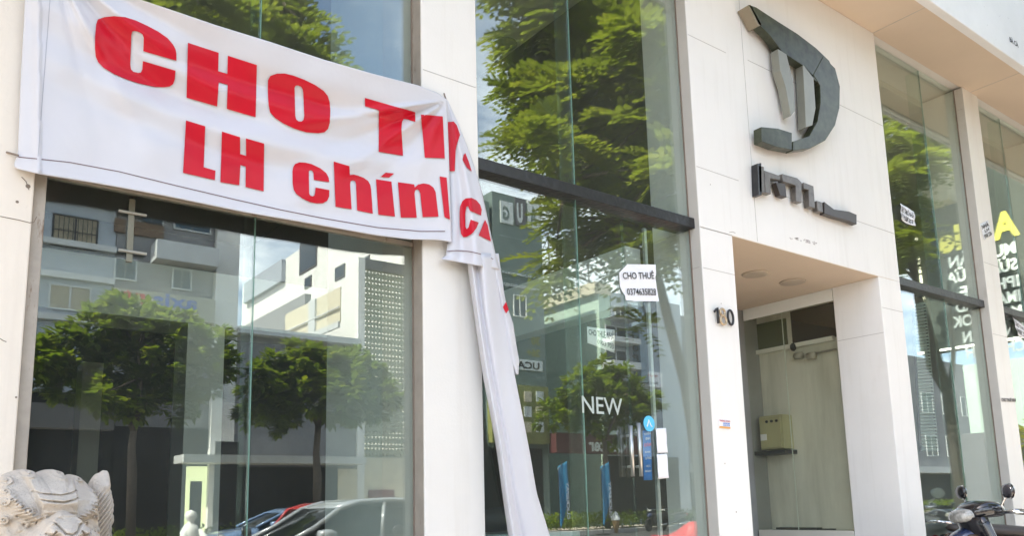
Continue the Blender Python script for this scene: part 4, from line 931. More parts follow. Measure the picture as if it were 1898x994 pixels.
# two round-headed street trees across the road
def street_tree(label, tp, base_px, D, clumps, fork, n=2600, leaf=.31):
    b = RF(base_px[0], base_px[1], D); base = (b[0], b[1], -.02); tr = [(b[0], b[1], -.05, .16)]
    for px, py, r in tp: p = RF(px, py, D); tr.append((p[0], b[1], p[2], r))
    lb = []
    for l in fork: lb.append([(*RF(px, py, D+dd), r) for px, py, r, dd in l])
    return tree('street_tree', label, base, tr, lb, clump_px(clumps, D, .5), int(n*4.0), leaf, L_DARK, feathery=False, group='trees along the far pavement')
street_tree('round street tree reflected at the left of the left window with a forked pale trunk', [(245, 880, .15), (244, 830, .12), (248, 800, .11)], (245, 950), 25,
            [(110, 660, 48), (170, 620, 50), (240, 600, 52), (310, 620, 55), (375, 645, 48), (420, 670, 34), (140, 690, 55), (220, 670, 60), (300, 680, 60), (370, 700, 45), (95, 705, 32), (205, 578, 18), (265, 572, 20), (340, 590, 22), (415, 640, 20), (62, 640, 26), (285, 582, 16), (250, 730, 50), (180, 735, 40), (330, 745, 38), (60, 660, 40), (30, 690, 40)],
            [[(248, 800, .10, 0), (235, 770, .08, .2), (205, 720, .05, .6), (170, 680, .03, .9)], [(248, 800, .10, 0), (258, 760, .08, -.2), (262, 700, .05, -.4), (255, 650, .03, -.5)], [(256, 770, .07, 0), (285, 735, .05, .4), (330, 690, .03, .6)]], n=3600)
street_tree('round street tree reflected between the glass fin and the lattice tower in the left window', [(588, 880, .15), (586, 840, .12), (590, 790, .11)], (588, 950), 25,
            [(500, 700, 40), (545, 675, 36), (580, 668, 34), (620, 700, 44), (665, 690, 40), (700, 715, 34), (490, 740, 42), (560, 725, 46), (630, 740, 44), (685, 750, 36), (520, 770, 32), (470, 770, 28), (600, 690, 40), (512, 680, 14), (556, 650, 16), (592, 646, 18), (628, 668, 16), (505, 668, 12), (690, 672, 18), (482, 715, 18), (720, 740, 24)],
            [[(590, 790, .09, 0), (575, 765, .07, .3), (540, 735, .045, .6), (505, 715, .025, .8)], [(590, 790, .09, 0), (600, 750, .07, -.3), (625, 715, .04, -.5)], [(590, 790, .08, 0), (592, 740, .05, .5), (570, 695, .03, .7)], [(598, 770, .06, .2), (640, 760, .045, .5), (680, 745, .025, .8)]], n=3300)
street_tree('street tree reflected behind the word NEW in the second window', [(1125, 880, .15), (1122, 850, .12), (1120, 820, .11)], (1125, 950), 25.6,
            [(1080, 720, 32), (1115, 700, 34), (1150, 715, 34), (1185, 730, 28), (1070, 760, 30), (1110, 750, 40), (1155, 765, 38), (1195, 770, 24), (1090, 795, 26), (1140, 800, 28), (1050, 740, 22), (1215, 745, 22), (1020, 770, 26)],
            [[(1120, 820, .09, 0), (1105, 780, .06, .3), (1085, 740, .03, .6)], [(1120, 820, .09, 0), (1140, 770, .06, -.3), (1160, 730, .03, -.4)]], n=2600)
# the big feathery tree on the near kerb
bx_, bd = 9.75, 4.4
tree('feathery_tree', 'tall tree with feathery bright leaves reflected across the upper second window', (bx_, -bd, 0), [(bx_, -bd, -.02, .11), (bx_-.10, -bd, 1.4, .085), (bx_-.32, -bd, 3.0, .08), (bx_-.62, -bd-.1, 4.4, .075), (bx_-.8, -bd-.2, 5.4, .07)],
     [[(bx_-.9, -bd-.2, 5.4, .08), (bx_-1.3, -bd-.3, 6.6, .06), (bx_-1.9, -bd-.2, 7.9, .04)], [(bx_-.8, -bd-.2, 5.2, .07), (bx_-.2, -bd-.4, 6.6, .05), (bx_+.3, -bd-.5, 8.2, .03)], [(bx_-.7, -bd-.1, 4.6, .05), (bx_-1.6, -bd, 5.3, .035), (bx_-2.6, -bd+.1, 5.7, .02)]],
     clump_px([(1000, 30, 55), (1085, 20, 60), (1170, 30, 60), (1240, 60, 50), (1010, 110, 58), (1090, 110, 62), (1170, 120, 60), (1235, 150, 50), (985, 180, 45), (1050, 200, 60), (1130, 210, 62), (1210, 230, 55), (1020, 265, 40), (965, 275, 24), (1090, 290, 50), (1170, 310, 52), (1235, 320, 44),
               (1035, 392, 20), (1075, 405, 36), (1115, 400, 32), (1060, 440, 26), (1030, 470, 22), (1150, 440, 30), (1195, 470, 34), (1180, 420, 30), (1240, 420, 40), (1010, 510, 22), (1150, 500, 16), (1205, 605, 16), (1000, -60, 70), (1100, -70, 80), (1200, -60, 70), (1270, 200, 50), (1280, 350, 40)], bd+.3, .6)+clump_px([(1175, 70, 38), (1225, 190, 38), (1150, 250, 34), (1235, 310, 34), (1115, 150, 34), (1200, 130, 30), (1190, 350, 28), (1245, 90, 30)], 3.3, .25), 10500, .43, L_NEAR, group='trees along the near kerb')
bx_, bd = 2.2, 4.8
tree('feathery_tree', 'leafy branches reflected in the upper left window above the banner', (-1.6, -bd-.6, 0), [(-1.6, -bd-.6, -.02, .17), (-1.5, -bd-.6, 2.5, .13), (-1.0, -bd-.4, 5.0, .11), (.4, -bd, 6.6, .09)], [[(.4, -bd, 6.6, .08), (2.0, -bd+.1, 7.1, .05), (3.2, -bd, 7.2, .03)], [(.4, -bd, 6.6, .07), (.6, -bd, 7.6, .05)]],
     clump_px([(320, -10, 30), (370, 10, 36), (430, 35, 34), (490, 60, 30), (545, 85, 32), (590, 105, 22), (410, -20, 45), (500, 10, 30), (340, -60, 60), (560, 40, 16), (250, -40, 60)], bd, .4), 1500, .42, L_NEAR, group='trees along the near kerb')
bx_, bd = 13.8, 2.6
tree('feathery_tree', 'dark forked trunk reflected in the window right of the entrance, leaves above', (bx_, -bd, 0), [(bx_, -bd, -.02, .10), (bx_, -bd, 1.5, .09), (bx_, -bd, 2.75, .095), (bx_, -bd, 3.0, .09)],
     [[(bx_, -bd, 2.9, .07), (bx_-.25, -bd, 3.6, .06), (bx_-.5, -bd-.1, 4.8, .05), (bx_-.9, -bd-.2, 6.2, .04), (bx_-1.2, -bd-.3, 7.4, .03)], [(bx_, -bd, 2.9, .08), (bx_+.05, -bd-.25, 3.4, .075), (bx_+.05, -bd-.35, 4.6, .06), (bx_+.1, -bd-.4, 6.5, .04)], [(bx_, -bd, 2.8, .05), (bx_+.0, -bd+.16, 3.6, .04), (bx_, -bd+.2, 4.8, .03)]],
     clump_px([(1660, 170, 24), (1690, 210, 30), (1650, 240, 28), (1690, 290, 24), (1665, 320, 30), (1680, 370, 26), (1660, 430, 22), (1685, 440, 18), (1690, 480, 22), (1650, 480, 16)], bd, .4), 1500, .40, L_NEAR, bark=pm('dark_bark', (.07, .06, .05), .9, var=.35, scale=7, bump=.8, bscale=30), group='trees along the near kerb')
tree('young_tree', 'small yellow green tree reflected low in the window right of the entrance', (27, -5.9, -.15), [(27, -5.9, -.15, .06), (27, -5.9, 1.6, .04)], [], [(27, -5.9, 2.6, .8, .8, .8), (27.2, -6.2, 2.1, .5, .5, .4), (26.8, -5.7, 2.9, .5, .5, .4)], 1300, .20, L_YEL, feathery=False)
tree('feathery_tree', 'unseen tree added left of the picture so that its crown shades the carved lion', (-4.2, -2.0, 0), [(-4.2, -2.0, -.02, .14), (-4.1, -2.0, 2.2, .11), (-3.9, -1.9, 4.2, .09)], [[(-3.9, -1.9, 4.2, .06), (-3.2, -1.7, 5.6, .04)], [(-3.9, -1.9, 4.2, .06), (-4.6, -2.3, 5.6, .04)]],  # unseen tree, added to keep the sun off the lion and left pavement
     [(-3.6, -1.5, 5.4, 1.3, 1.1, .9), (-2.9, -1.2, 6.0, 1.2, .9, .9), (-4.6, -2.2, 5.6, 1.4, 1.2, 1.0), (-3.8, -1.8, 6.6, 1.6, 1.3, 1.0), (-2.6, -1.4, 5.3, .9, .8, .7), (-3.2, -2.1, 5.0, 1.1, .9, .7)], 3000, .42, L_NEAR, group='trees along the near kerb')
# planting strip hedge
V, Q = simple_leaves(np.stack([rng.uniform(-20, 70, 26000), rng.uniform(-26.5, -24.8, 26000), rng.random(26000)**.6*.62*(1+.3*np.sin(np.arange(26000)))], 1), np.stack([rng.normal(size=26000), rng.normal(size=26000), .7+rng.random(26000)], 1), rng.uniform(.10, .24, 26000))
kind(np_mesh('hedge_planting', V, Q, L_DARK), 'stuff')

# ================================================================== BUILDINGS ACROSS THE STREET (seen in the glass)
def px_rect(a, b, D): p, q = RF(*a, D), RF(*b, D); return p[0], q[0], q[2], p[2]
M_BG = pm('grey_blue_render', (.38, .42, .47), .8, var=.1); M_GR = pm('dark_grey_render', (.13, .13, .14), .8, var=.15); M_MG = pm('mid_grey_render', (.24, .24, .25), .8, var=.12)
M_BRN = pm('brown_slats', (.16, .10, .06), .7, var=.3, scale=12); M_WH = pm('white_render', (.76, .75, .72), .8, var=.08, scale=1); M_PANE = pm('far_dark_glass', (.03, .04, .05), .08)
M_CRM = pm('cream_render', (.62, .56, .42), .8); M_GRN = pm('green_grey_cladding', (.16, .21, .19), .6); M_GRL = pm('pale_green_render', (.45, .58, .48), .7)
M_CURT = pm('tan_curtain', (.36, .31, .22), .8, var=.3, scale=6); M_YEL = pm('yellow_panel', (.26, .27, .09), .6, var=.2, scale=3); M_SLAB = pm('pale_slab', (.55, .57, .58), .7); M_SHOP = pm('dark_shopfront', (.018, .018, .019), .7, var=.5, spec=.2)
def bldg(name, label, x0, x1, y0, y1, z1, mat, z0=-.05):
    t = thing(name, label, 'building', ((x0+x1)/2, y0, 0)); MB().box(x0, x1, y1, y0, z0, z1).build('wall', mat, t, bevel=.02); return t
def win(par, x0, x1, z0, z1, y, frame=M_SLAB, pane=M_PANE, bars=0, n=2):
    f = MB(); w = .06
    f.box(x0-w, x1+w, y, y+.06, z1, z1+w).box(x0-w, x1+w, y, y+.09, z0-w, z0).box(x0-w, x0, y, y+.06, z0, z1).box(x1, x1+w, y, y+.06, z0, z1)
    for k in range(1, n): x = x0+(x1-x0)*k/n; f.box(x-.03, x+.03, y, y+.05, z0, z1)
    f = f.build('window', frame, par); MB().box(x0, x1, y-.05, y+.012, z0, z1).build('pane', pane, f)
    if bars:
        b = MB()
        for k in range(1, bars): x = x0+(x1-x0)*k/bars; b.box(x-.012, x+.012, y+.065, y+.085, z0, z1)
        b.box(x0, x1, y+.065, y+.085, (z0+z1)/2-.015, (z0+z1)/2+.015).build('window_bars', M_BLACK, f)
    return f
DF = 30.0; YF = -DF
def RR(a, b): return px_rect(a, b, DF)
# A grey-blue town house
xa0, xa1 = RF(-160, 600, DF)[0], RF(206, 600, DF)[0]
A = bldg('town_house', 'grey blue town house with barred window, leftmost reflection in the left window', xa0, xa1, YF, -36, 13.6, M_BG)
x0, x1, z0, z1 = RR((101, 398), (176, 464)); win(A, x0, x1, z0, z1, YF, M_BLACK, M_CURT, 9)
x0, x1, z0, z1 = RR((94, 528), (164, 578)); win(A, x0, x1, z0, z1, YF, M_SLAB, M_CURT)
for py in (380, 462, 522, 600): z = RF(150, py, DF)[2]; MB().box(xa0, xa1+.01, YF, YF+.25, z, z+.22).build('cornice', M_SLAB, A)
x0, x1, z0, z1 = RR((-60, 720), (204, 955)); MB().box(x0, x1, YF, YF+.03, -.02, z1).build('shopfront', M_SHOP, A)
x0, x1, z0, z1 = RR((-60, 745), (204, 800)); MB().box(x0, x1, YF+.04, YF+.7, z0, z1).build('shop_awning', M_GR, A)
# B brown and grey apartment house with sign band
xb0, xb1 = xa1+.02, RF(392, 600, DF)[0]
B_ = bldg('apartment_house', 'dark apartment house with brown slats and a shop sign band reflected in the left window', xb0, xb1, YF, -36, 13.2, M_MG)
x0, x1, z0, z1 = RR((212, 405), (302, 445)); MB().box(x0, x1, YF, YF+.12, z0, z1).build('slat_screen', M_BRN, B_)
for a, b in (((262, 396), (300, 432)), ((325, 405), (388, 434)), ((215, 480), (250, 520)), ((322, 500), (352, 538))): x0, x1, z0, z1 = RR(a, b); win(B_, x0, x1, z0, z1, YF, M_SLAB, pm('far_blue_glass', (.06, .12, .18), .1), 6)
x0, x1, z0, z1 = RR((280, 455), (391, 506)); MB().box(x0, x1, YF, YF+1.0, z0, z1).build('balcony', M_SLAB, B_)
x0, x1, z0, z1 = RR((208, 380), (391, 392)); MB().box(x0, x1, YF, YF+.8, z0-.2, z1).build('eave', M_SLAB, B_)
x0, x1, z0, z1 = RR((208, 538), (391, 604)); sb = MB().box(x0, x1, YF+.02, YF+.5, z0, z1).build('sign_band', pm('khaki_sign', (.42, .41, .33), .6), B_)
# signs face the shop, so their reading direction runs towards -x
def far_text(s, a, b, par, mat, D=DF-.52, bold=.02, vertical=False, name='lettering'):
    x0, x1, z0, z1 = px_rect(a, b, D); mb = MB()
    put_text(mb, s, (x1, -D, z0), (-1, 0, 0), (0, 0, 1), width=x1-x0, height=z1-z0, bold=bold); return mb.build(name, mat, par)
M_SR = pm('sign_red', (.60, .08, .06), .5); M_SB = pm('sign_blue', (.08, .16, .50), .5)
far_text('axis', (285, 540), (365, 575), sb, M_SB); far_text('nt', (228, 530), (268, 565), sb, M_SR); far_text('GROUP', (226, 560), (292, 578), sb, M_PAPER)
x0, x1, z0, z1 = RR((208, 790), (391, 955)); MB().box(x0, x1, YF, YF+.03, -.02, z1).build('shopfront', M_SHOP, B_)
x0, x1, z0, z1 = RR((345, 865), (382, 950)); MB().box(x0, x1, YF+.035, YF+.05, .0, z1).build('lit_doorway', emit('lit_room', (.75, .80, .45), .8), B_)
x0, x1, z0, z1 = RR((352, 893), (372, 930)); MB().box(x0, x1, YF+.052, YF+.09, .0, z1).build('inner_door', M_SHOP, B_)
# C white pillar house
xc0, xc1 = xb1+.02, RF(436, 600, DF)[0]
C_ = bldg('narrow_house', 'narrow pale house front reflected left of the glass fin', xc0, xc1, YF+.3, -35, RF(415, 420, DF)[2], M_WH)
x0, x1, z0, z1 = RR((395, 820), (434, 955)); MB().box(x0, x1, YF+.3, YF+.33, -.02, z1).build('shopfront', M_SHOP, C_)
lx1_ = RF(768, 600, DF)[0]
# D low grey building, with the tall grey house beside the lattice tower and a white block behind
xd0, xd1 = xc1+.02, RF(661, 600, DF)[0]
zd = RF(560, 628, DF)[2]
D_ = bldg('low_building', 'low grey building with a long pale awning reflected behind the right street tree', xd0, xd1, YF, -36, zd, M_MG)
MB().box(xd0, xd1, YF, YF+.5, zd-.12, zd+.16).build('ledge', M_SLAB, D_)
x0, x1, z0, z1 = RR((440, 848), (652, 864)); MB().box(x0-2.5, x1, YF+.02, YF+1.4, z0, z1).build('awning', M_SLAB, D_)
x0, x1, z0, z1 = RR((440, 866), (655, 955)); MB().box(x0, x1, YF, YF+.03, -.02, z1).build('shopfront', M_SHOP, D_)
x0, x1, z0, z1 = RR((625, 870), (660, 945)); MB().box(x0, x1, YF+.035, YF+.1, z0, z1).build('cream_door', M_CRM, D_); 
x0, x1, z0, z1 = RR((655, 885), (705, 930)); 
zE = RF(661, 492, DF)[2]
E_ = bldg('side_house', 'tall grey house with an open balcony seen beyond the low building', xd1, xd1+.35, -36.02, -58, zE, M_MG)
for (ya, za, yb, zb_) in ((RX(632, 530, xd1), None, RX(530, 620, xd1), None),):
    ybal0, ybal1 = -ya[1], -yb[1]
b0 = RX(632, 600, xd1); b1 = RX(530, 600, xd1); zb0, zb1 = RX(600, 612, xd1)[2], RX(632, 532, xd1)[2]
y0_, y1_ = b0[1], b1[1]
MB().box(xd1-.04, xd1-.002, y1_, y0_, zb0, zb1).build('balcony_opening', M_CRM, E_)
MB().box(xd1-.16, xd1-.045, y1_, y0_, zb0-.25, zb0+.05).build('balcony_slab', M_SLAB, E_)
ym = (y0_+y1_)/2+.4; MB().box(xd1-.15, xd1-.045, ym-.5, ym+.3, zb0, zb1).build('column', M_SLAB, E_)
MB().tube([(xd1-.12, y0_, zb0+.75), (xd1-.12, y1_, zb0+.75)], .05, 6).build('rail', M_SLAB, E_)
XW = lx1_+.40
Wb = bldg('white_block', 'tall sunlit white block with small windows behind the grey house', XW, XW+3.8, -30.6, -56, 18, M_WH)
for a, b in (((497, 502), (508, 530)), ((566, 517), (578, 530)), ((622, 498), (640, 512)), ((557, 450), (588, 492)), ((676, 478), (686, 492))):
    p, q_ = RX(*a, XW), RX(*b, XW); f = MB().box(XW-.06, XW-.002, min(p[1], q_[1]), max(p[1], q_[1]), q_[2], p[2]).build('window', M_GR, Wb); MB().box(XW-.075, XW-.062, min(p[1], q_[1])+.1, max(p[1], q_[1])-.1, q_[2]+.1, p[2]-.1).build('pane', M_PANE, f)
p, q_ = RX(462, 440, XW), RX(530, 495, XW); MB().box(XW-.3, XW-.003, min(p[1], q_[1]), max(p[1], q_[1]), q_[2]-1, 17.9).build('bay_in_shade_colour', M_BG, Wb)  # shade of this bay is put into its grey-blue colour
# lattice stair tower
lx0, lx1 = RF(674, 600, DF)[0], RF(768, 600, DF)[0]; lz0, lz1 = RF(715, 850, DF)[2], RF(715, 506, DF)[2]
LT = thing('stair_tower', 'pale stair tower with a lattice of triangular breeze blocks right of the street tree', 'tower', ((lx0+lx1)/2, YF, 0))
nx, nzz = 15, 34; cw, ch = (lx1-lx0)/nx, (lz1-lz0)/nzz; mb = MB()
for i in range(nx):
    for j in range(nzz):
        x, z = lx0+i*cw, lz0+j*ch; a, b, c, d = (x, z), (x+cw, z), (x+cw, z+ch), (x, z+ch)
        t0, t1, t2 = (x+cw*.08, z+ch*.32), (x+cw*.92, z+ch*.32), (x+cw*.5, z+ch*.86)
        if j % 2: t0, t1, t2 = (x+cw*.08, z+ch*.80), (x+cw*.92, z+ch*.80), (x+cw*.5, z+ch*.30)
        y = YF
        P = lambda q: (q[0], y, q[1])
        if j % 2: 
            for pl in ((a, b, t2), (b, c, t1), (b, t1, t2), (c, d, t0), (c, t0, t1), (d, a, t0), (a, t2, t0)): mb.poly([P(q) for q in pl])
        else:
            for pl in ((a, b, t1), (a, t1, t0), (b, c, t1), (c, t2, t1), (c, d, t2), (d, a, t0), (d, t0, t2)): mb.poly([P(q) for q in pl])
mb.build('lattice', pm('lattice_block', (.30, .31, .22), .8), LT, solid=.08)
x_ = RF(661, 600, DF)[0]
MB().box(x_+.02, lx0, YF-.2, YF+.12, 0, lz1+.5).build('corner_post', M_WH, LT); MB().box(lx0, lx1+.3, YF-.2, YF+.12, lz1, lz1+.5).build('top_beam', M_GR, LT); MB().box(lx1, lx1+.3, YF-.2, YF+.12, 0, lz1).build('corner_post', M_WH, LT)
MB().box(lx0, lx1, YF-.2, YF+.10, 0, lz0).build('base_wall', M_CRM, LT); MB().box(lx0+.2, lx1-1.2, YF+.102, YF+.16, .0, 2.1).build('shutter', pm('dark_red_shutter', (.16, .015, .02), .6), LT)
MB().box(lx0-.2, lx1+.4, -40, -36, 0, lz1*.45).build('rear_wall', M_CRM, LT)
# F: wide mixed row up to the student hub tower
fx0, fx1 = lx1+4.3, RF(912, 600, DF)[0]
F_ = bldg('row_house', 'grey row house hidden mostly behind the ivory pillar', fx0, fx1, YF, -42, RF(900, 372, DF)[2], M_GRN)
G0, G1 = RF(915, 500, DF)[0], RF(1006, 500, DF)[0]; gz = RF(960, 366, DF)[2]
HUB = bldg('student_hub', 'grey green tower front lettered STUDENT HUB reflected in the second window', G0, G1, YF, -42, gz, M_GRN)
def far_box(a, b, par, name, mat, D0=.0, D1=.08): x0, x1, z0, z1 = RR(a, b); return MB().box(x0, x1, YF+D0+.002, YF+D1, z0, z1).build(name, mat, par)
M_PAL = pm('pale_print', (.62, .66, .64), .6)
for k, (a, b, ch_) in enumerate((((976, 372), (1001, 428), 'A'), ((953, 366), (974, 422), 'U'), ((926, 372), (950, 418), 'G'))):
    f = far_box(a, b, HUB, 'letter_box', M_PAL if ch_ != 'U' else M_GR); w = b[0]-a[0]; far_text(ch_, (a[0]+w*.22, a[1]+10), (b[0]-w*.22, b[1]-10), f, M_GRN if ch_ != 'U' else M_PAL, D=DF-.085, bold=.05)
far_text('STUDENT HUB', (925, 436), (1002, 452), HUB, M_PAL, D=DF-.004, bold=.03)
far_box((914, 500), (1004, 520), HUB, 'print_band', M_PAL); far_text('DU HỌC - DU LỊCH', (920, 508), (1002, 516), HUB, M_GRN, D=DF-.085, bold=.02)
far_box((914, 526), (1004, 540), HUB, 'print_band', M_GR); far_text('www.studenthub', (922, 530), (1002, 536), HUB, M_PAL, D=DF-.085, bold=.02)
f = win(HUB, *RR((952, 548), (974, 588)), YF, M_WH)
far_text('30', (984, 624), (1001, 640), HUB, M_YEL, D=DF-.004, bold=.05); far_text('26+', (976, 646), (1001, 662), HUB, M_YEL, D=DF-.004, bold=.05)
far_box((940, 664), (1004, 690), HUB, 'print_band', M_PAL); far_text('UCAS', (950, 668), (1000, 686), HUB, M_INK, D=DF-.085, bold=.03)
far_box((900, 712), (1008, 825), HUB, 'yellow_shop_panel', M_YEL, .1, .5)
for i in range(3):
    for j in range(2): far_box((960+j*22, 728+i*28), (974+j*22, 748+i*28), HUB, 'poster_frame', M_PAL if (i+j) % 2 else M_CRM, .502, .54)
far_box((900, 830), (1008, 955), HUB, 'shopfront', M_SHOP, 0, .04)
swm = MB(); pts = [RF(x, y, DF-.03) for x, y in ((930, 600), (952, 622), (960, 645), (955, 668), (946, 640), (938, 620))]; swm.prism([(p[0], YF+.01, p[2]) for p in pts], (0, .03, 0)); swm.build('swoosh', M_GR, HUB)
# H green sided building with lattice billboard frame on its roof
hX = RF(1112, 600, DF)[0]; zh = RF(1112, 545, DF)[2]
Hb = bldg('green_building', 'pale green building with a steel billboard frame on its roof', hX-.02, hX+.9, YF-.02, -62, zh, M_GRL)
MB().box(hX-.3, hX+1.0, -62, YF, zh, zh+.7).build('parapet', M_CRM, Hb)
fr = MB()
for k in range(8):
    y = YF-1-k*3.6; fr.tube([(hX+.2, y, zh+.7), (hX+.2, y, zh+5.0)], .06, 5); fr.tube([(hX+.2, y, zh+.8), (hX+.2, y-3.6, zh+4.8)], .035, 4); fr.tube([(hX+.2, y, zh+4.8), (hX+.2, y-3.6, zh+.8)], .035, 4)
for z in (1.8, 3.4, 5.0): fr.tube([(hX+.2, YF-1, zh+z), (hX+.2, YF-30, zh+z)], .05, 5)
fr.build('billboard_frame', pm('grey_frame', (.25, .25, .25), .6), Hb)
Gp = bldg('set_back_house', 'pale green house front set back between the tower and the billboard house', G1+.05, hX-.5, -58, -66, RF(1060, 560, 60)[2], M_GRL)
win(Gp, G1+2, G1+4, 5, 7, -58); win(Gp, G1+6, G1+8, 5, 7, -58)
# I blue-grey house with balconies and vertical sign
ix0, ix1 = hX+.95, RF(1262, 600, DF)[0]
I_ = bldg('blue_grey_house', 'blue grey house with balconies and the vertical sign SHOP D in the second window', ix0, ix1, YF, -42, RF(1150, 545, DF)[2], M_BG)
for py0, py1 in ((592, 600), (628, 644), (672, 690)): x0, x1, z0, z1 = RR((1116, py0), (1166, py1)); MB().box(x0, x1, YF, YF+1.0, z0, z1).build('balcony', M_SLAB, I_)
x0, x1, z0, z1 = RR((1140, 568), (1158, 590)); win(I_, x0, x1, z0, z1, YF, M_SLAB, M_PANE)
x0, x1, z0, z1 = RR((1122, 604), (1160, 628)); win(I_, x0, x1, z0, z1, YF, M_SLAB, M_PANE)
x0, x1, z0, z1 = RR((1122, 648), (1160, 672)); win(I_, x0, x1, z0, z1, YF, M_SLAB, M_PANE)
vs_ = far_box((1168, 556), (1188, 712), I_, 'vertical_sign', pm('sign_blue_grey', (.22, .29, .36), .6), .0, .6)
for k, c in enumerate('SHOP D'):
    if c != ' ': far_text(c, (1172, 604+k*17.5), (1184, 617+k*17.5), vs_, M_INK, D=DF-.61, bold=.03)
x0, x1, z0, z1 = RR((1195, 690), (1222, 720)); nb = MB().box(x0, x1, YF+.02, YF+.3, z0, z1).build('rent_board', M_PAPER, I_); far_text('CHO THUÊ NHÀ', (1197, 694), (1220, 700), nb, M_SR, D=DF-.305, bold=.02); far_text('0934 640 462', (1197, 707), (1220, 714), nb, M_INK, D=DF-.305, bold=.02)
far_box((1010, 805), (1165, 845), I_, 'red_shop_sign', pm('faded_red_sign', (.10, .03, .03), .6), .3, .9); far_text('Center', (1090, 812), (1160, 838), I_, M_PAL, D=DF-.905, bold=.03)
far_box((1116, 846), (1262, 958), I_, 'shopfront', M_SHOP, 0, .05)
J_ = bldg('corner_row', 'long pale row of houses far along the opposite pavement', ix1+.05, 95, YF-.5, -44, 13, M_MG)
MB().box(ix1+.06, 95, YF-.49, YF-.44, 0, 2.9).build('shopfront', M_SHOP, J_)
for k in range(14): x = ix1+2+k*3.6; win(J_, x, x+1.8, 4.5, 6.2, YF-.5); win(J_, x, x+1.8, 8.2, 9.9, YF-.5)
MB().box(ix1+.06, 95, YF-.48, YF+.6, 3.0, 3.5).build('awning', M_SLAB, J_)
# end of our side of the street, seen at a glancing angle in the right windows
K1 = bldg('neighbour_shop', 'cream neighbouring shop beyond the right end of the white building', 14.3, 26, .1, 9, 8.5, M_CRM)
MB().box(14.3, 26, -.25, .09, 3.2, 3.5).build('ledge', M_SLAB, K1)
K2 = bldg('green_house', 'pale green house with a barred window closing the street in the right window', 52, 64, -6.0, -19, 9.0, M_GRL)
for y in (-8.5, -12.5): MB().box(51.93, 51.998, y-1.6, y, 5.0, 6.8).build('window', M_GR, K2)
K3 = bldg('grey_house', 'grey two storey house beyond the yellow green tree in the right window', 44, 51, -7.2, -16, 4.3, M_GR)
MB().box(43.93, 43.998, -12, -9, 1.0, 3.0).build('window', M_PANE, K3)
# projecting sign of the phone repair shop
SX = 16.0
ps = thing('projecting_sign', 'large dark projecting shop sign with yellow and white lettering reflected in the right windows', 'sign', (SX, -2.4, 3.9))
zt_, zb_ = 6.55, 4.0; ya_, yb_ = -.35, -4.05
MB().box(SX, SX+.25, yb_, ya_, zb_, 8.6).build('panel', pm('sign_dark_green', (.07, .085, .075), .45), ps)
MB().tube([(SX-.05, yb_, zb_+.02), (SX-.05, ya_, zb_+.02)], .022, 8).build('tube_lamp', emit('tube_white', (1, .95, .85), 2.2), ps)
MB().tube([(SX-.05, RX(1716, 560, SX)[1], zb_+.04), (SX-.05, RX(1697, 420, SX)[1], 6.6)], .020, 8).build('tube_lamp', emit('tube_cream', (.9, .85, .6), 1.5), ps)
def sign_text(s, pxl, pxr, pyt, pyb, mat, bold=.03):
    # reads left to right towards -y for someone facing +x
    a = RX(pxr, (pyt+pyb)/2, SX); b = RX(pxl, (pyt+pyb)/2, SX); zt2 = RX((pxl+pxr)/2, pyt, SX)[2]; zb2 = RX((pxl+pxr)/2, pyb, SX)[2]; mb = MB()
    put_text(mb, s, (SX-.012, a[1], zb2), (0, -1, 0), (0, 0, 1), width=abs(a[1]-b[1]), height=zt2-zb2, bold=bold); mb.build('lettering', mat, ps)
M_SY = emit('sign_yellow_added_glow', (.62, .58, .10), .5); M_SW = emit('sign_white_added_glow', (.74, .78, .72), .45)  # glow added to the letters so they read brighter in the glass
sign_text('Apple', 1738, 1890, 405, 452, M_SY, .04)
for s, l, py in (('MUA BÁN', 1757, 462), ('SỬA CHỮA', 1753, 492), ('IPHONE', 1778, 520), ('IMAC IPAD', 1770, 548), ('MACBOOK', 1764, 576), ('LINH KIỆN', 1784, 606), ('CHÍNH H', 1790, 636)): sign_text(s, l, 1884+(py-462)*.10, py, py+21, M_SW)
MB().box(SX-.30, SX-.003, RX(1770, 300, SX)[1]-.0, RX(1722, 300, SX)[1]+0 if False else RX(1770, 300, SX)[1]+.001, 7.0, 7.001)
a, b = RX(1721, 340, SX), RX(1770, 340, SX)
bxm = MB().box(SX-.35, SX-.004, min(a[1], b[1]), max(a[1], b[1]), RX(1745, 385, SX)[2], RX(1745, 305, SX)[2]).build('light_box', pm('cream_box', (.75, .68, .50), .5), ps, bevel=.02)
MB().box(SX-.36, SX-.352, min(a[1], b[1])+.1, max(a[1], b[1])-.25, 7.35, 7.39).build('vent_slot', M_GR, bxm)
MB().tube([(SX+.12, -.1, 8.0), (SX+.12, -.4, 8.0)], .06, 8).tube([(SX+.12, -.1, 4.6), (SX+.12, -.4, 4.6)], .06, 8).build('bracket', M_BLACK, ps)
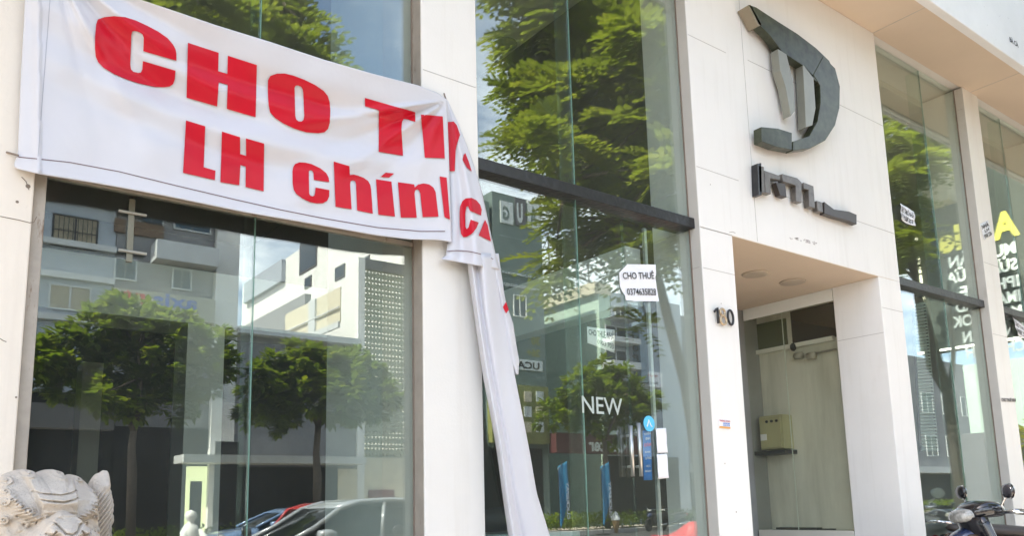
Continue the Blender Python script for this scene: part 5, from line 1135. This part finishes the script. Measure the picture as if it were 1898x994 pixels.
# feather flags, cone sign
def flag(px, label):
    p = RF(px, 985, 23.4); t = thing('feather_flag', label, 'flag', (p[0], p[1], -.15), 0, 'blue feather flags by the hedge')
    rows = [[(p[0]-.05+u*(.10+.42*math.sin(min(1, v*1.25)*math.pi*.62)), p[1]+.05*math.sin(u*5+v*4), .25+v*2.6+.25*u*(v>.9)) for u in np.linspace(0, 1, 9)] for v in np.linspace(0, 1, 24)]
    f = MB().grid(rows).build('flag_cloth', pm('flag_blue', (.03, .22, .40), .6), t, smooth=True, solid=.006)
    mb = MB(); put_text(mb, 'CLICK&PAY', (p[0]+.30, p[1]+.08, .6), (0, 0, 1), (1, 0, 0), width=1.6, height=.16, bold=.03); mb.build('lettering', M_PAPER, f)
    MB().tube([(p[0]-.06, p[1], -.13), (p[0]-.06, p[1], 2.7), (p[0]+.2, p[1], 3.0)], .02, 6).build('pole', M_BLACK, t); MB().lathe([(.3, -.14), (.3, -.09), (.05, -.07)], (p[0]-.06, p[1], 0), 14).build('base', M_BLACK, t)
flag(1120, 'blue feather flag standing by the hedge under the tree reflection'); flag(1040, 'blue feather flag reflected beside the glass fin of the second window')
p = RF(1141, 960, 24.2)
co = thing('cone_sign', 'white ice cream cone figure standing by the blue flag', 'figure', (p[0], -24.2, -.15)); co.scale = (.62,)*3
MB().lathe([(.10, -.14), (.28, .75), (.30, .8)], (0, 0, .15), 16).build('cone', pm('waffle', (.50, .32, .14), .7, var=.3, scale=20), co, smooth=True, local=True)
MB().lathe([(.30, .80), (.36, .9), (.28, 1.02), (.30, 1.08), (.20, 1.22), (.21, 1.27), (.08, 1.42), (0, 1.5)], (0, 0, .15), 16).build('swirl', M_PLAS, co, smooth=True, local=True)

# ================================================================== CARS
def make_car(label, mat, loc, rz, L=4.4, Wd=1.84, Ht=1.60):
    t = thing('parked_car', label, 'car', loc, rz, 'cars parked on the street'); w = Wd/2
    def sec(x, zb, zt, hw, pw=.45): return (x, (zb+zt)/2, hw, (zt-zb)/2, pw)
    B = lambda m, n, mt, par=t, **k: m.build(n, mt, par, local=True, **k)
    B(loft_sec([sec(L*.50, .40, .66, w*.60), sec(L*.485, .28, .78, w*.84), sec(L*.43, .22, .90, w*.95), sec(L*.30, .20, .98, w), sec(L*.16, .19, 1.03, w), sec(-L*.10, .19, 1.04, w), sec(-L*.32, .20, 1.05, w), sec(-L*.45, .24, 1.04, w*.96), sec(-L*.49, .32, .98, w*.86), sec(-L*.50, .45, .8, w*.7)], 28), 'body', mat, smooth=True, sub=1)
    rows = []
    prof = [(L*.235, 1.00, .93), (L*.16, 1.16, .87), (L*.06, Ht*.90, .79), (-L*.02, Ht*.965, .76), (-L*.14, Ht*.985, .75), (-L*.28, Ht*.97, .74), (-L*.38, Ht*.90, .75), (-L*.46, 1.08, .82)]
    for x, z, k in prof:
        rows.append([(x, -w*.96, min(z, 1.0)), (x, -w*k-.02, 1.0+(z-1.0)*.55), (x, -w*k*.97, 1.0+(z-1.0)*.93), (x, -w*k*.80, z), (x, 0, z+.015), (x, w*k*.80, z), (x, w*k*.97, 1.0+(z-1.0)*.93), (x, w*k+.02, 1.0+(z-1.0)*.55), (x, w*.96, min(z, 1.0))])
    B(MB().grid(rows), 'windows', pm('car_glass', (.008, .010, .011), .06, spec=.25), smooth=True)
    rr2 = [[(x, y*1.0, z+.02) for x, y, z in ((px_, a*w*k*.86, z_) for a in np.linspace(-1, 1, 7))] for px_, z_, k in prof[2:7]]
    B(MB().grid(rr2), 'roof', mat, smooth=True, solid=.03)
    pl = MB()
    for s in (-1, 1):
        pl.tube([(L*.245, s*w*.93, 1.0), (L*.16, s*w*.885, 1.17), (L*.06, s*w*.80, Ht*.905), (-L*.02, s*w*.765, Ht*.965), (-L*.14, s*w*.755, Ht*.98), (-L*.28, s*w*.745, Ht*.965), (-L*.38, s*w*.755, Ht*.90), (-L*.46, s*w*.83, 1.05)], .042, 8)
        pl.tube([(-L*.09, s*w*.965, 1.0), (-L*.12, s*w*.76, Ht*.97)], .035, 6); pl.tube([(-L*.30, s*w*.965, 1.0), (-L*.31, s*w*.75, Ht*.95)], .05, 6)
    B(pl, 'pillars', mat, smooth=True)
    for s in (-1, 1):
        B(loft_sec([(L*.17, 1.06, .02, .02, 1), (L*.165, 1.065, .11, .075, .8), (L*.13, 1.075, .12, .08, .8), (L*.11, 1.075, .10, .06, .9)], 12), 'mirror', mat, smooth=True).location = (0, s*(w+.11), 0)
        B(MB().tube([(L*.14, s*w*.93, 1.02), (L*.14, s*(w+.06), 1.04)], .025, 6), 'mirror_arm', M_BKM)
        B(MB().ell((L*.455, s*w*.72, .76), (.12, .20, .085)), 'headlight', M_LAMP, smooth=True); B(MB().ell((-L*.475, s*w*.78, .92), (.08, .14, .12)), 'tail_light', M_RED, smooth=True)
        for x in (L*.31, -L*.30):
            wh = B(MB().lathe([(.20, -.10), (.32, -.11), (.335, -.05), (.335, .05), (.32, .11), (.20, .10)], (x, s*(w-.10), .335), 28, 'y'), 'wheel', M_TYRE, smooth=True)
            B(MB().lathe([(0, s*.105), (.07, s*.112), (.21, s*.085), (.215, s*.05)], (x, s*(w-.10), .335), 10, 'y'), 'rim', M_STEEL, wh)
            pass
        for x in (L*.02, -L*.20): B(MB().box(x-.09, x+.09, s*w*1.0-.012, s*w*1.0+.014, .86, .89), 'door_handle', mat)
    B(MB().box(L*.487, L*.502, -.26, .26, .42, .53), 'number_plate', M_PAPER); B(MB().box(L*.478, L*.497, -w*.5, w*.5, .58, .74), 'grille', M_BKM)
    return t
M_SIL = pm('pearl_white_paint', (.36, .37, .39), .25, .2, var=.02, coat=.8); M_CRED = pm('red_car_paint', (.45, .02, .02), .2, coat=.8); M_CBLUE = pm('blue_grey_car_paint', (.16, .24, .38), .25, .2, coat=.8)
fr_ = RF(380, 990, 8.4)
make_car('pearl white crossover car reflected at the foot of the left window', M_SIL, (RF(452, 990, 8)[0]+1.80, -8.9, -.15), R(180), 4.4, 1.84, 1.60)
make_car('red hatchback behind the white car in the left window', M_CRED, (8.75, -13.6, -.15), R(-5), 4.0, 1.72, 1.60)
make_car('blue grey car furthest back in the left window', M_CBLUE, (9.2, -19.5, -.15), R(180), 4.3, 1.76, 1.50)
bpy.context.view_layer.update()
